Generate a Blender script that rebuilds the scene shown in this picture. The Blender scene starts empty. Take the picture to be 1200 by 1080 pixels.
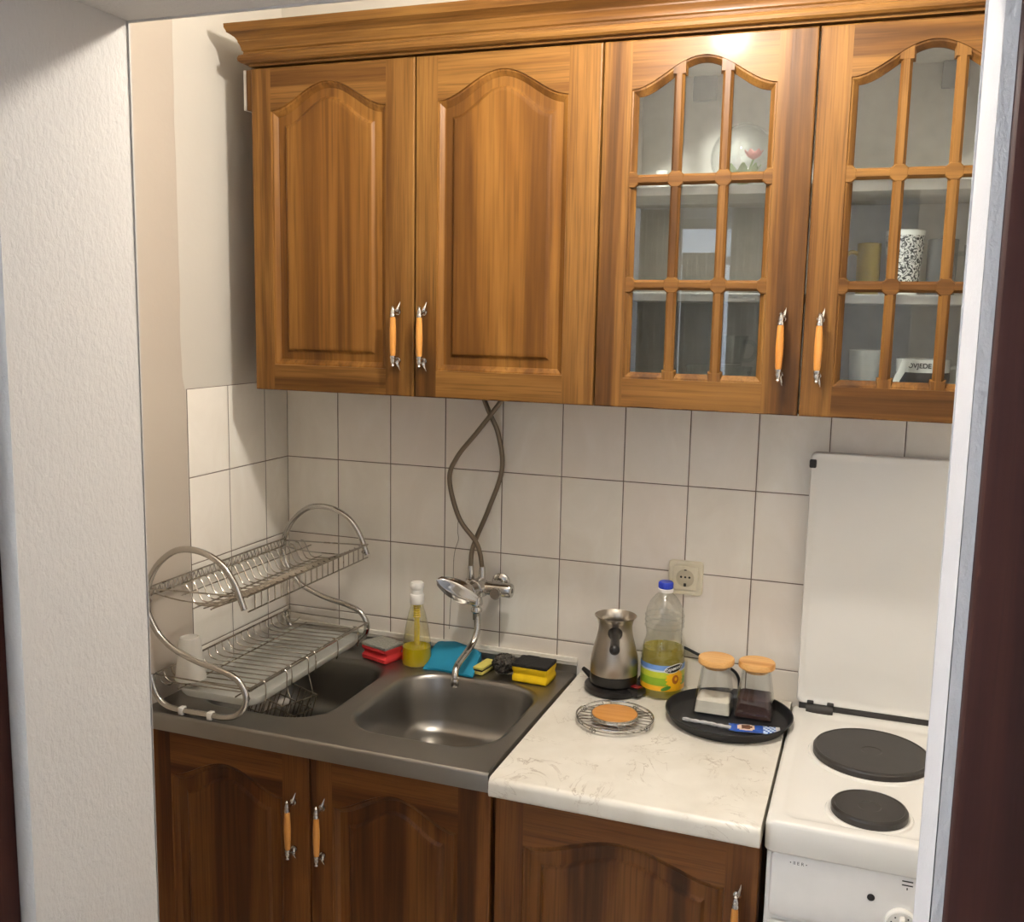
import bpy, bmesh, math, random
from mathutils import Vector, Matrix, noise

SC = bpy.context.scene
COL = SC.collection
PI = math.pi
random.seed(7)

# ------------------------------------------------------------------ camera
cam_data = bpy.data.cameras.new('camera')
cam = bpy.data.objects.new('camera', cam_data)
COL.objects.link(cam)
cam_data.sensor_fit = 'HORIZONTAL'
cam_data.sensor_width = 36.0
cam_data.lens = 1178.66 * 36.0 / 1200.0
cam_data.clip_start = 0.02
YAW, PITCH, ROLL = 0.3489, -0.1454, 0.0187
_f = Vector((-math.sin(YAW) * math.cos(PITCH), math.cos(YAW) * math.cos(PITCH), math.sin(PITCH)))
_r0 = Vector((math.cos(YAW), math.sin(YAW), 0))
_u0 = _r0.cross(_f)
_r = math.cos(ROLL) * _r0 + math.sin(ROLL) * _u0
_u = -math.sin(ROLL) * _r0 + math.cos(ROLL) * _u0
cam.matrix_world = Matrix(((_r.x, _u.x, -_f.x, 1.4418), (_r.y, _u.y, -_f.y, -2.2477),
                           (_r.z, _u.z, -_f.z, 1.6645), (0, 0, 0, 1)))
SC.camera = cam

# ------------------------------------------------------------------ world, view, light levels
SC.view_settings.view_transform = 'Standard'
SC.view_settings.look = 'None'
SC.view_settings.gamma = 1.0
SC.view_settings.exposure = 0.26
SC.view_settings.use_curve_mapping = False
SC.cycles.use_denoising = True
SC.cycles.transparent_max_bounces = 32
SC.cycles.max_bounces = 12
SC.cycles.diffuse_bounces = 6
SC.cycles.caustics_reflective = False
SC.cycles.caustics_refractive = False
world = bpy.data.worlds.new('world')
SC.world = world
world.use_nodes = True
world.node_tree.nodes['Background'].inputs[0].default_value = (0.62, 0.74, 1.0, 1)
world.node_tree.nodes['Background'].inputs[1].default_value = 1.0
FILL_UPLIGHT_STRENGTH = 340.0
BULB_STRENGTH = 430.0
BULB_COLOR = (1.0, 0.95, 0.87)
DAY_ENERGY = 9.0
DAY_COLOR = (0.80, 0.86, 1.0)
LAMP = (1.07, -0.75, 2.30)

# daylight coming in through the hall window behind the camera
dl = bpy.data.lights.new('daylight', 'AREA')
dl.energy = DAY_ENERGY
dl.color = DAY_COLOR
dl.shape = 'RECTANGLE'
dl.size = 0.8
dl.size_y = 1.1
dlo = bpy.data.objects.new('daylight', dl)
COL.objects.link(dlo)
dlo.location = (0.75, -3.62, 1.62)
dlo.rotation_euler = (PI / 2, 0, 0)     # faces +y, into the hall
# added side fill light, set outside an invented opening in the hall wall
dl2 = bpy.data.lights.new('side_fill', 'AREA')
dl2.energy = 46.0
dl2.color = (0.45, 0.58, 1.0)
dl2.shape = 'RECTANGLE'
dl2.size = 0.8
dl2.size_y = 1.2
dlo2 = bpy.data.objects.new('side_fill', dl2)
COL.objects.link(dlo2)
dlo2.location = (-1.43, -2.55, 1.6)
dlo2.rotation_euler = (PI / 2, 0, -PI / 2)   # faces +x

# ------------------------------------------------------------------ node helpers
def srgb(r, g, b):
    def c(v):
        v /= 255.0
        return v / 12.92 if v <= 0.04045 else ((v + 0.055) / 1.055) ** 2.4
    return (c(r), c(g), c(b), 1.0)

class NT:
    def __init__(self, name):
        self.m = bpy.data.materials.new(name)
        self.m.use_nodes = True
        self.t = self.m.node_tree
        self.t.nodes.clear()
        self.out = self.t.nodes.new('ShaderNodeOutputMaterial')
    def n(self, typ, **kw):
        nd = self.t.nodes.new(typ)
        for k, v in kw.items():
            setattr(nd, k, v)
        return nd
    def l(self, a, b):
        self.t.links.new(a, b)
    def setin(self, sock, v):
        if hasattr(v, 'links'):
            self.l(v, sock)
        else:
            sock.default_value = v
    def math(self, op, a, b=None, c=None, clamp=False):
        nd = self.n('ShaderNodeMath', operation=op, use_clamp=clamp)
        self.setin(nd.inputs[0], a)
        if b is not None: self.setin(nd.inputs[1], b)
        if c is not None: self.setin(nd.inputs[2], c)
        return nd.outputs[0]
    def mix(self, fac, a, b, mode='MIX'):
        nd = self.n('ShaderNodeMix', data_type='RGBA', blend_type=mode)
        self.setin(nd.inputs[0], fac)
        self.setin(nd.inputs[6], a)
        self.setin(nd.inputs[7], b)
        return nd.outputs[2]
    def coords(self, scale=(1, 1, 1), loc=(0, 0, 0), rnd=False, kind='Object'):
        tc = self.n('ShaderNodeTexCoord')
        v = tc.outputs[kind]
        if rnd:
            oi = self.n('ShaderNodeObjectInfo')
            mu = self.n('ShaderNodeVectorMath', operation='MULTIPLY_ADD')
            cb = self.n('ShaderNodeCombineXYZ')
            for i in range(3): self.l(oi.outputs['Random'], cb.inputs[i])
            self.l(cb.outputs[0], mu.inputs[0])
            mu.inputs[1].default_value = (7.3, 11.7, 5.1)
            self.l(v, mu.inputs[2])
            v = mu.outputs[0]
        mp = self.n('ShaderNodeMapping')
        mp.inputs['Scale'].default_value = scale
        mp.inputs['Location'].default_value = loc
        self.l(v, mp.inputs['Vector'])
        return mp.outputs[0]
    def noise(self, vec, scale=1.0, detail=4.0, rough=0.5, dist=0.0):
        nd = self.n('ShaderNodeTexNoise')
        self.l(vec, nd.inputs['Vector'])
        nd.inputs['Scale'].default_value = scale
        nd.inputs['Detail'].default_value = detail
        nd.inputs['Roughness'].default_value = rough
        nd.inputs['Distortion'].default_value = dist
        return nd.outputs['Fac']
    def ramp(self, fac, stops):
        nd = self.n('ShaderNodeValToRGB')
        cr = nd.color_ramp
        while len(cr.elements) < len(stops): cr.elements.new(0.5)
        for e, (p, c) in zip(cr.elements, stops):
            e.position = p
            e.color = c
        self.l(fac, nd.inputs[0])
        return nd.outputs[0]
    def bump(self, h, strength=0.3, dist=0.002):
        nd = self.n('ShaderNodeBump')
        nd.inputs['Strength'].default_value = strength
        nd.inputs['Distance'].default_value = dist
        self.l(h, nd.inputs['Height'])
        return nd.outputs[0]
    def bsdf(self, color, rough=0.5, metal=0.0, normal=None, coat=0.0, spec=0.5, trans=0.0, sss=0.0):
        b = self.n('ShaderNodeBsdfPrincipled')
        self.setin(b.inputs['Base Color'], color)
        self.setin(b.inputs['Roughness'], rough)
        b.inputs['Metallic'].default_value = metal
        b.inputs['Coat Weight'].default_value = coat
        b.inputs['Coat Roughness'].default_value = 0.12
        b.inputs['Specular IOR Level'].default_value = spec
        b.inputs['Transmission Weight'].default_value = trans
        if normal is not None: self.l(normal, b.inputs['Normal'])
        return b.outputs[0]
    def done(self, sh):
        self.l(sh, self.out.inputs['Surface'])
        return self.m

def plain(name, col, rough=0.5, metal=0.0, var=0.06, nscale=30, bump=0.0, bscale=200, coat=0.0, spec=0.5):
    k = NT(name)
    v = k.coords()
    f = k.noise(v, nscale, 3)
    d = tuple(c * (1 - var) for c in col[:3]) + (1,)
    e = tuple(min(1, c * (1 + var)) for c in col[:3]) + (1,)
    c = k.ramp(f, [(0.3, d), (0.7, e)])
    nrm = None
    if bump: nrm = k.bump(k.noise(v, bscale, 3), bump, 0.002)
    return k.done(k.bsdf(c, rough, metal, nrm, coat, spec))

def wood(name, dark, mid, light, axis='z', rough=0.42, coat=0.04, sc=1.0, fig=5.5):
    k = NT(name)
    g, a = 26 * sc, 1.3 * sc
    S = {'z': (g, g, a), 'x': (a, g, g), 'y': (g, a, g)}[axis]
    v = k.coords(S, rnd=True)
    n1 = k.noise(v, 0.42, 4, 0.55, 0.5)
    s = k.math('SINE', k.math('MULTIPLY', n1, fig * PI))
    s = k.math('MULTIPLY_ADD', s, 0.5, 0.5)
    n2 = k.noise(v, 1.7, 6, 0.62, 0.3)
    f = k.math('ADD', k.math('MULTIPLY', s, 0.38), k.math('MULTIPLY', n2, 0.62))
    c = k.ramp(f, [(0.22, dark), (0.48, mid), (0.78, light)])
    g2, a2 = 300 * sc, 7 * sc
    S2 = {'z': (g2, g2, a2), 'x': (a2, g2, g2), 'y': (g2, a2, g2)}[axis]
    v2 = k.coords(S2, rnd=True)
    p = k.noise(v2, 1.0, 2, 0.5)
    pm = k.math('SMOOTH_MIN', k.math('MULTIPLY_ADD', p, 3.0, -0.62), 1.0, 0.1)
    c = k.mix(k.math('MULTIPLY', k.math('SUBTRACT', 1.0, pm, clamp=True), 0.62), c, dark)
    v3 = k.coords((5, 5, 5), rnd=True)
    c = k.mix(k.math('MULTIPLY', k.noise(v3, 1.0, 2), 0.30), c, dark)
    nrm = k.bump(p, 0.16, 0.001)
    return k.done(k.bsdf(c, rough, 0, nrm, coat, spec=0.22))

def thin_glass(name, tint=(0.97, 0.98, 0.98, 1), refl=1.0, rough=0.02):
    k = NT(name)
    tr = k.n('ShaderNodeBsdfTransparent')
    v = k.coords()
    k.l(k.ramp(k.noise(v, 8, 2), [(0.3, tuple(c * 0.985 for c in tint[:3]) + (1,)), (0.7, tint)]), tr.inputs[0])
    gl = k.n('ShaderNodeBsdfGlossy')
    gl.inputs['Roughness'].default_value = rough
    ge = k.n('ShaderNodeNewGeometry')
    dt = k.n('ShaderNodeVectorMath', operation='DOT_PRODUCT')
    k.l(ge.outputs['Normal'], dt.inputs[0]); k.l(ge.outputs['Incoming'], dt.inputs[1])
    fc = k.math('SUBTRACT', 1.0, k.math('ABSOLUTE', dt.outputs['Value']), clamp=True)
    fr = k.math('MULTIPLY_ADD', k.math('POWER', fc, 4.0), 0.80, 0.05)
    mx = k.n('ShaderNodeMixShader')
    k.l(k.math('MULTIPLY', fr, refl, clamp=True), mx.inputs[0])
    k.l(tr.outputs[0], mx.inputs[1])
    k.l(gl.outputs[0], mx.inputs[2])
    return k.done(mx.outputs[0])

def liquid(name, tint, body, amt=0.5):
    k = NT(name)
    tr = k.n('ShaderNodeBsdfTransparent'); tr.inputs[0].default_value = tint
    v = k.coords()
    c = k.ramp(k.noise(v, 30, 2), [(0.3, tuple(x * 0.92 for x in body[:3]) + (1,)), (0.7, body)])
    b = k.bsdf(c, 0.08)
    tl = k.n('ShaderNodeBsdfTranslucent'); k.l(c, tl.inputs[0])
    m1 = k.n('ShaderNodeMixShader'); m1.inputs[0].default_value = 0.5
    k.l(b, m1.inputs[1]); k.l(tl.outputs[0], m1.inputs[2])
    m2 = k.n('ShaderNodeMixShader'); m2.inputs[0].default_value = amt
    k.l(tr.outputs[0], m2.inputs[1]); k.l(m1.outputs[0], m2.inputs[2])
    return k.done(m2.outputs[0])

def tile_mat(name, axis, off):
    """15 x 20 cm wall tiles with dark thin grout; axis = 'x' (back wall) or 'y' (left wall)."""
    k = NT(name)
    tc = k.n('ShaderNodeTexCoord')
    sp = k.n('ShaderNodeSeparateXYZ')
    k.l(tc.outputs['Object'], sp.inputs[0])
    h = sp.outputs[0] if axis == 'x' else sp.outputs[1]
    u = k.math('DIVIDE', k.math('SUBTRACT', h, off), 0.15)
    w = k.math('DIVIDE', k.math('SUBTRACT', sp.outputs[2], 0.0856), 0.20)
    def edge(t, size):
        fr = k.math('FRACT', t)
        d = k.math('MINIMUM', fr, k.math('SUBTRACT', 1.0, fr))
        return k.math('MULTIPLY', d, size)
    d = k.math('MINIMUM', edge(u, 0.15), edge(w, 0.20))
    cb = k.n('ShaderNodeCombineXYZ')
    k.l(k.math('FLOOR', u), cb.inputs[0]); k.l(k.math('FLOOR', w), cb.inputs[1])
    wn = k.n('ShaderNodeTexWhiteNoise', noise_dimensions='2D')
    k.l(cb.outputs[0], wn.inputs['Vector'])
    v = k.coords((9, 9, 5))
    mot = k.noise(v, 1.0, 5, 0.6, 0.8)
    c = k.ramp(mot, [(0.30, srgb(226, 219, 206)), (0.55, srgb(233, 227, 215)), (0.75, srgb(240, 236, 227))])
    c = k.mix(k.math('MULTIPLY', wn.outputs['Value'], 0.5), c, srgb(230, 217, 206))
    jit = k.noise(k.coords((3, 3, 3)), 2.0, 2)
    gw = k.math('MULTIPLY_ADD', jit, 0.0010, 0.0007)
    g = k.math('LESS_THAN', d, gw)
    c = k.mix(g, c, srgb(112, 98, 86))
    hgt = k.math('MINIMUM', k.math('DIVIDE', d, 0.004), 1.0)
    nrm = k.bump(hgt, 0.5, 0.002)
    r = k.math('MULTIPLY_ADD', g, 0.5, 0.28)
    return k.done(k.bsdf(c, r, 0, nrm))

def plaster(name, col, scale=60, strength=0.25, stretch=(1, 1, 1), var=0.03):
    k = NT(name)
    v = k.coords(stretch)
    n1 = k.noise(v, scale, 5, 0.6, 0.3)
    n0 = k.noise(k.coords(), 2.5, 3)
    d = tuple(c * (1 - var) for c in col[:3]) + (1,)
    c = k.ramp(n0, [(0.3, d), (0.7, col)])
    return k.done(k.bsdf(c, 0.85, 0, k.bump(n1, strength, 0.004), spec=0.25))

def marble(name):
    k = NT(name)
    v = k.coords((1, 1, 1))
    n = k.noise(v, 7, 6, 0.6, 1.6)
    d = k.math('ABSOLUTE', k.math('SUBTRACT', n, 0.5))
    vein = k.math('SUBTRACT', 1.0, k.math('DIVIDE', d, 0.011), clamp=True)
    msk = k.ramp(k.noise(v, 9, 2), [(0.42, (0, 0, 0, 1)), (0.62, (1, 1, 1, 1))])
    vein = k.math('MULTIPLY', k.math('MULTIPLY', vein, msk), 0.75)
    base = k.ramp(k.noise(v, 14, 4), [(0.3, srgb(208, 201, 187)), (0.7, srgb(222, 216, 204))])
    c = k.mix(vein, base, srgb(150, 132, 112))
    return k.done(k.bsdf(c, 0.34, 0))

def steel(name, col, rough=0.3, axis=(400, 6, 6), strength=0.05):
    k = NT(name)
    n = k.noise(k.coords(axis), 1.0, 3)
    sm = k.noise(k.coords((6, 6, 6)), 1.0, 4)
    r = k.math('MULTIPLY_ADD', sm, 0.16, rough - 0.06)
    c = k.ramp(sm, [(0.3, tuple(x * 0.85 for x in col[:3]) + (1,)), (0.7, col)])
    return k.done(k.bsdf(c, r, 1.0, k.bump(n, strength, 0.001)))

def emitter(name, col, strength):
    k = NT(name)
    e = k.n('ShaderNodeEmission')
    e.inputs[0].default_value = tuple(col) + (1,)
    e.inputs[1].default_value = strength
    return k.done(e.outputs[0])

M = {}
HD, HM, HL = srgb(66, 40, 15), srgb(108, 71, 30), srgb(138, 98, 47)
M['oak_v'] = wood('honey_oak_vertical', HD, HM, HL, 'z')
M['oak_h'] = wood('honey_oak_horizontal', HD, HM, HL, 'x')
M['oak_panel'] = wood('honey_oak_panel', srgb(78, 47, 16), srgb(117, 76, 29), srgb(146, 102, 46), 'z', sc=0.55, fig=9)
M['oak_y'] = wood('honey_oak_side', HD, HM, HL, 'y')
BD, BM, BL = srgb(58, 31, 12), srgb(102, 59, 25), srgb(134, 84, 40)
M['brown_v'] = wood('brown_oak_vertical', BD, BM, BL, 'z')
M['brown_h'] = wood('brown_oak_horizontal', BD, BM, BL, 'x')
M['brown_panel'] = wood('brown_oak_panel', BD, srgb(97, 56, 24), srgb(128, 81, 37), 'z', sc=0.7, fig=9)
M['door_brown'] = wood('dark_door_wood', srgb(40, 16, 9), srgb(56, 24, 15), srgb(64, 30, 20), 'z', rough=0.7, coat=0.0)
M['white_inner'] = plain('white_melamine', srgb(214, 210, 204), 0.5)
M['tile_back'] = tile_mat('wall_tiles_back', 'x', 0.0)
M['tile_left'] = tile_mat('wall_tiles_left', 'y', -0.1024)
M['paint'] = plaster('cream_paint', srgb(200, 193, 181), 50, 0.10)
M['patch'] = plaster('cream_plaster_patch', srgb(190, 178, 163), 35, 0.18)
M['wallpaper'] = plaster('white_textured_wallpaper', srgb(196, 191, 185), 150, 0.5, (1.0, 1.0, 0.6))
M['hallpaint'] = plaster('hall_paint', srgb(232, 230, 228), 60, 0.1)
M['ceil'] = plaster('ceiling_paint', srgb(246, 243, 236), 60, 0.08)
M['wall_white'] = plaster('white_wall_paint', srgb(242, 238, 230), 60, 0.08)
M['floor'] = plain('floor_tiles', srgb(206, 194, 176), 0.4, nscale=6, var=0.08)
M['marble'] = marble('cream_marble_laminate')
M['sink'] = steel('brushed_sink_steel', srgb(158, 154, 148), 0.36)
M['basin'] = steel('basin_steel', srgb(158, 154, 148), 0.30, (6, 6, 300), 0.0)
M['pot_steel'] = steel('pot_steel', srgb(190, 182, 170), 0.30, (5, 5, 500), 0.03)
M['chrome'] = steel('chrome', srgb(200, 197, 192), 0.11, (40, 40, 40), 0.0)
M['wire'] = steel('rack_wire', srgb(176, 168, 156), 0.25, (40, 40, 40), 0.0)
M['hose'] = steel('braided_hose', srgb(128, 116, 100), 0.42, (900, 900, 900), 0.4)
M['black_plastic'] = plain('black_plastic', srgb(22, 20, 20), 0.28)
M['black_tray'] = plain('black_tray_coating', srgb(24, 24, 26), 0.45, bump=0.1, bscale=600)
M['black_cast'] = plain('cast_iron', srgb(42, 37, 33), 0.42, var=0.15, nscale=40, bump=0.1, bscale=500)
M['white_plastic'] = plain('white_plastic', srgb(232, 228, 220), 0.35)
M['cup_plastic'] = liquid('translucent_white_plastic', (0.96, 0.95, 0.93, 1), srgb(250, 247, 240), 0.88)
M['tray_plastic'] = liquid('pale_translucent_tray_plastic', (0.95, 0.95, 0.93, 1), srgb(238, 237, 230), 0.82)
M['enamel'] = plain('white_enamel', srgb(222, 218, 210), 0.18, var=0.015, nscale=6)
M['panel_grey'] = plain('grey_white_panel', srgb(226, 222, 216), 0.3, var=0.02)
M['socket'] = plain('ivory_socket', srgb(222, 214, 190), 0.35)
M['socket_dark'] = plain('ivory_socket_inset', srgb(196, 186, 160), 0.4)
M['grip'] = wood('orange_grip_wood', srgb(184, 116, 48), srgb(206, 140, 64), srgb(218, 158, 84), 'z', rough=0.3, coat=0.5, sc=2)
M['bamboo'] = wood('bamboo', srgb(186, 128, 66), srgb(216, 162, 96), srgb(230, 184, 120), 'x', rough=0.45, coat=0.1, sc=1.4)
M['cork'] = wood('orange_wood_disc', srgb(166, 100, 40), srgb(196, 136, 66), srgb(212, 156, 88), 'x', rough=0.4, coat=0.2, sc=1.2)
M['glass'] = thin_glass('clear_glass', refl=1.0)
M['pane'] = thin_glass('cabinet_glass', (0.93, 0.95, 0.94, 1), refl=1.0, rough=0.0)
M['pet'] = thin_glass('clear_plastic', (0.95, 0.96, 0.94, 1), refl=1.6, rough=0.08)
M['soapglass'] = thin_glass('pale_yellow_plastic', (0.96, 0.95, 0.80, 1), refl=2.0, rough=0.08)
M['oil'] = liquid('yellow_oil', (0.95, 0.92, 0.58, 1), srgb(228, 214, 110), 0.38)
M['soap'] = liquid('yellow_soap', (0.96, 0.90, 0.25, 1), srgb(255, 236, 30), 0.75)
M['red'] = plain('red_sponge', srgb(214, 52, 52), 0.85, bump=0.5, bscale=500)
M['yellow'] = plain('yellow_sponge', srgb(246, 202, 10), 0.85, bump=0.5, bscale=500)
M['paleyellow'] = plain('pale_yellow_sponge', srgb(214, 200, 100), 0.85, bump=0.5, bscale=500)
M['greyscour'] = plain('grey_scourer', srgb(142, 140, 130), 0.95, var=0.2, nscale=300, bump=0.8, bscale=700)
M['blackscour'] = plain('black_scourer', srgb(34, 31, 28), 0.95, var=0.3, nscale=300, bump=0.9, bscale=700)
M['wool'] = plain('black_steel_wool', srgb(74, 68, 60), 0.6, metal=0.2, var=0.7, nscale=260, bump=1.0, bscale=420)
M['blue'] = plain('blue_cloth', srgb(22, 130, 164), 0.75, bump=0.3, bscale=600)
M['bluecap'] = plain('blue_cap_plastic', srgb(40, 62, 176), 0.35)
M['sugar'] = plain('white_sugar', srgb(238, 228, 210), 0.9, bump=0.5, bscale=500)
M['coffee'] = plain('ground_coffee', srgb(66, 40, 34), 0.9, var=0.25, nscale=300, bump=0.6, bscale=500)
M['foil'] = plain('silver_foil', srgb(206, 204, 202), 0.3, metal=0.35, bump=0.6, bscale=120)
M['rubber'] = plain('dark_rubber', srgb(48, 44, 40), 0.6)
M['seal'] = plain('white_seal', srgb(226, 220, 208), 0.4)
M['darkgap'] = plain('dark_board', srgb(30, 24, 20), 0.7)
M['curtain'] = plain('beige_curtain', srgb(150, 132, 112), 0.9, bump=0.2)
M['lightgrey'] = plain('bracket_grey', srgb(150, 150, 152), 0.5)

# ------------------------------------------------------------------ mesh helpers
WL = {}
def wloc(o):
    return WL.get(o.name, Vector((0, 0, 0))) if o is not None else Vector((0, 0, 0))

def mesh_obj(name, bm, mats, parent=None, loc=None, angle=35, smooth=True):
    """link bm (built in world coordinates) as one object; children take their parent's origin"""
    if parent is not None: origin = wloc(parent)
    elif loc is not None: origin = Vector(loc)
    else: origin = Vector((0, 0, 0))
    bmesh.ops.translate(bm, verts=bm.verts, vec=-origin)
    bmesh.ops.recalc_face_normals(bm, faces=bm.faces)
    me = bpy.data.meshes.new(name)
    for f in bm.faces: f.smooth = smooth
    bm.to_mesh(me); bm.free()
    if smooth: me.set_sharp_from_angle(angle=math.radians(angle))
    if not isinstance(mats, (list, tuple)): mats = [mats]
    for m in mats: me.materials.append(M[m])
    o = bpy.data.objects.new(name, me)
    COL.objects.link(o)
    if parent is not None: o.parent = parent
    else: o.location = origin
    WL[o.name] = origin
    return o

def tag(o, label, cat, group=None):
    o['label'] = label; o['category'] = cat
    if group: o['group'] = group
    return o

def thing(name, label, cat, loc=(0, 0, 0), group=None):
    o = bpy.data.objects.new(name, None)
    o.empty_display_size = 0.03
    COL.objects.link(o)
    o.location = loc
    WL[o.name] = Vector(loc)
    return tag(o, label, cat, group)

def struct(o):
    o['kind'] = 'structure'
    return o

def copy_thing(root, loc, label, group=None):
    """copy a thing, its parts and sub-parts; mesh data is shared"""
    r = root.copy(); COL.objects.link(r)
    r.location = loc; r['label'] = label
    if group: r['group'] = group
    for ch in list(root.children):
        c = ch.copy(); COL.objects.link(c); c.parent = r
        for g in list(ch.children):
            d = g.copy(); COL.objects.link(d); d.parent = c
    return r

def box(bm, x0, x1, y0, y1, z0, z1, bev=0.0, mat=0, segs=2, mtx=None):
    vs = [bm.verts.new((x, y, z)) for x in (x0, x1) for y in (y0, y1) for z in (z0, z1)]
    q = [(0, 1, 3, 2), (4, 6, 7, 5), (0, 4, 5, 1), (2, 3, 7, 6), (0, 2, 6, 4), (1, 5, 7, 3)]
    fs = [bm.faces.new([vs[i] for i in a]) for a in q]
    for f in fs: f.material_index = mat
    allv = vs
    if bev > 0:
        es = list({e for f in fs for e in f.edges})
        r = bmesh.ops.bevel(bm, geom=es, offset=bev, segments=segs, affect='EDGES', profile=0.5)
        for f in r['faces']: f.material_index = mat
        allv = list({v for f in r['faces'] for v in f.verts} | {v for v in vs if v.is_valid})
    if mtx is not None: bmesh.ops.transform(bm, matrix=mtx, verts=allv)
    return allv

def loft(bm, rings, mat=0, cap0=False, cap1=False, closed=True, loop=False):
    R = [[bm.verts.new(p) for p in r] for r in rings]
    n = len(R[0])
    out = []
    pairs = list(zip(R[:-1], R[1:]))
    if loop: pairs.append((R[-1], R[0]))
    for a, b in pairs:
        for i in range(n if closed else n - 1):
            j = (i + 1) % n
            out.append(bm.faces.new((a[i], a[j], b[j], b[i])))
    if cap0: out.append(bm.faces.new(R[0][::-1]))
    if cap1: out.append(bm.faces.new(R[-1]))
    for f in out: f.material_index = mat
    return R

def lathe(bm, prof, c, n=40, mat=0, cap0=True, cap1=True, axis='z', mats=None):
    rings = []
    for r, h in prof:
        ring = []
        for i in range(n):
            a = 2 * PI * i / n
            u, v = max(r, 1e-5) * math.cos(a), max(r, 1e-5) * math.sin(a)
            if axis == 'z': ring.append((c[0] + u, c[1] + v, c[2] + h))
            elif axis == 'y': ring.append((c[0] + u, c[1] + h, c[2] + v))
            else: ring.append((c[0] + h, c[1] + u, c[2] + v))
        rings.append(ring)
    return loft(bm, rings, mat, cap0, cap1)

def spline(pts, sub=6, closed=False):
    P = [Vector(p) for p in pts]
    n = len(P)
    out = []
    for i in range(n if closed else n - 1):
        if closed:
            p0, p1, p2, p3 = P[(i - 1) % n], P[i], P[(i + 1) % n], P[(i + 2) % n]
        else:
            p1, p2 = P[i], P[i + 1]
            p0 = P[i - 1] if i > 0 else p1 * 2 - p2
            p3 = P[i + 2] if i + 2 < n else p2 * 2 - p1
        for s in range(sub):
            t = s / sub
            out.append(0.5 * ((2 * p1) + (-p0 + p2) * t + (2 * p0 - 5 * p1 + 4 * p2 - p3) * t * t
                              + (-p0 + 3 * p1 - 3 * p2 + p3) * t ** 3))
    if not closed: out.append(P[-1])
    return out

def tube(bm, pts, r, n=8, mat=0, closed=False, caps=True):
    P = [Vector(p) for p in pts]
    m = len(P)
    rad = r if isinstance(r, (list, tuple)) else [r] * m
    T = []
    for i in range(m):
        if closed: t = P[(i + 1) % m] - P[(i - 1) % m]
        else: t = P[min(i + 1, m - 1)] - P[max(i - 1, 0)]
        T.append(t.normalized())
    ref = Vector((0, 0, 1)) if abs(T[0].z) < 0.9 else Vector((1, 0, 0))
    N = (ref - T[0] * ref.dot(T[0])).normalized()
    rings = []
    for i in range(m):
        N = (N - T[i] * N.dot(T[i]))
        N = N.normalized() if N.length > 1e-6 else T[i].orthogonal().normalized()
        B = T[i].cross(N)
        rings.append([P[i] + rad[i] * (math.cos(2 * PI * k / n) * N + math.sin(2 * PI * k / n) * B) for k in range(n)])
    loft(bm, rings, mat, caps and not closed, caps and not closed, True, closed)

def rrect(cx, cy, hx, hy, r, z, n=8):
    """rounded rectangle ring in the xy plane"""
    out = []
    for k, (sx, sy) in enumerate(((1, 1), (-1, 1), (-1, -1), (1, -1))):
        for i in range(n + 1):
            a = PI / 2 * k + PI / 2 * i / n
            out.append((cx + sx * (hx - r) + r * math.cos(a), cy + sy * (hy - r) + r * math.sin(a), z))
    return out

def text_bm(s, size, bold=0.0):
    cu = bpy.data.curves.new('t', 'FONT')
    cu.body = s; cu.size = size; cu.align_x = 'CENTER'; cu.align_y = 'CENTER'
    cu.offset = bold
    o = bpy.data.objects.new('t', cu)
    COL.objects.link(o)
    bpy.context.view_layer.update()
    me = bpy.data.meshes.new_from_object(o.evaluated_get(bpy.context.evaluated_depsgraph_get()))
    bpy.data.objects.remove(o); bpy.data.curves.remove(cu)
    bm = bmesh.new(); bm.from_mesh(me)
    bpy.data.meshes.remove(me)
    bmesh.ops.triangulate(bm, faces=bm.faces)
    return bm

def merge(dst, src, fn=None, mat=0):
    vm = {}
    for v in src.verts: vm[v] = dst.verts.new(fn(v.co) if fn else v.co)
    for f in src.faces:
        try:
            g = dst.faces.new([vm[v] for v in f.verts]); g.material_index = mat
        except ValueError: pass
    src.free()

# ------------------------------------------------------------------ ROOM SHELL
X_R = 1.95          # right wall of the kitchen
Y_K, Y_H = -1.20, -1.41   # kitchen and hall faces of the wall with the doorway
Z_C = 2.62
OX0, OX1, OZ = 0.5525, 1.511, 2.008

bm = bmesh.new(); box(bm, -1.3, 3.1, -3.62, 0.1, -0.13, -0.03); struct(mesh_obj('floor', bm, 'floor'))
bm = bmesh.new(); box(bm, -1.3, 3.1, -3.62, 0.1, Z_C, Z_C + 0.1); struct(mesh_obj('ceiling', bm, 'ceil'))
bm = bmesh.new(); box(bm, -0.1, X_R + 0.1, 0.0, 0.1, -0.03, Z_C)
wb = struct(mesh_obj('wall_back', bm, 'paint'))
bm = bmesh.new(); box(bm, 0.0, X_R, -0.0015, 0.004, -0.03, 1.4856, 0.0)
mesh_obj('tile_field', bm, 'tile_back', wb)
bm = bmesh.new()
tube(bm, spline([(0.486, -.0016, 1.155), (0.485, -.0016, 1.130), (0.4875, -.0016, 1.109), (0.479, -.0016, 1.082), (0.475, -.0016, 1.050), (0.474, -.0016, 0.988), (0.468, -.0016, 0.944), (0.465, -.0016, 0.876)], 4), 0.0007, 5)
mesh_obj('tile_crack', bm, 'hose', wb)
bm = bmesh.new(); box(bm, -0.1, -0.0015, Y_K, 0.0, -0.03, Z_C)
wl = struct(mesh_obj('wall_left', bm, 'paint'))
bm = bmesh.new(); box(bm, -0.004, 0.0, -0.4024, 0.0, -0.03, 1.4856, 0.0008)
mesh_obj('tile_field', bm, 'tile_left', wl)
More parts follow.
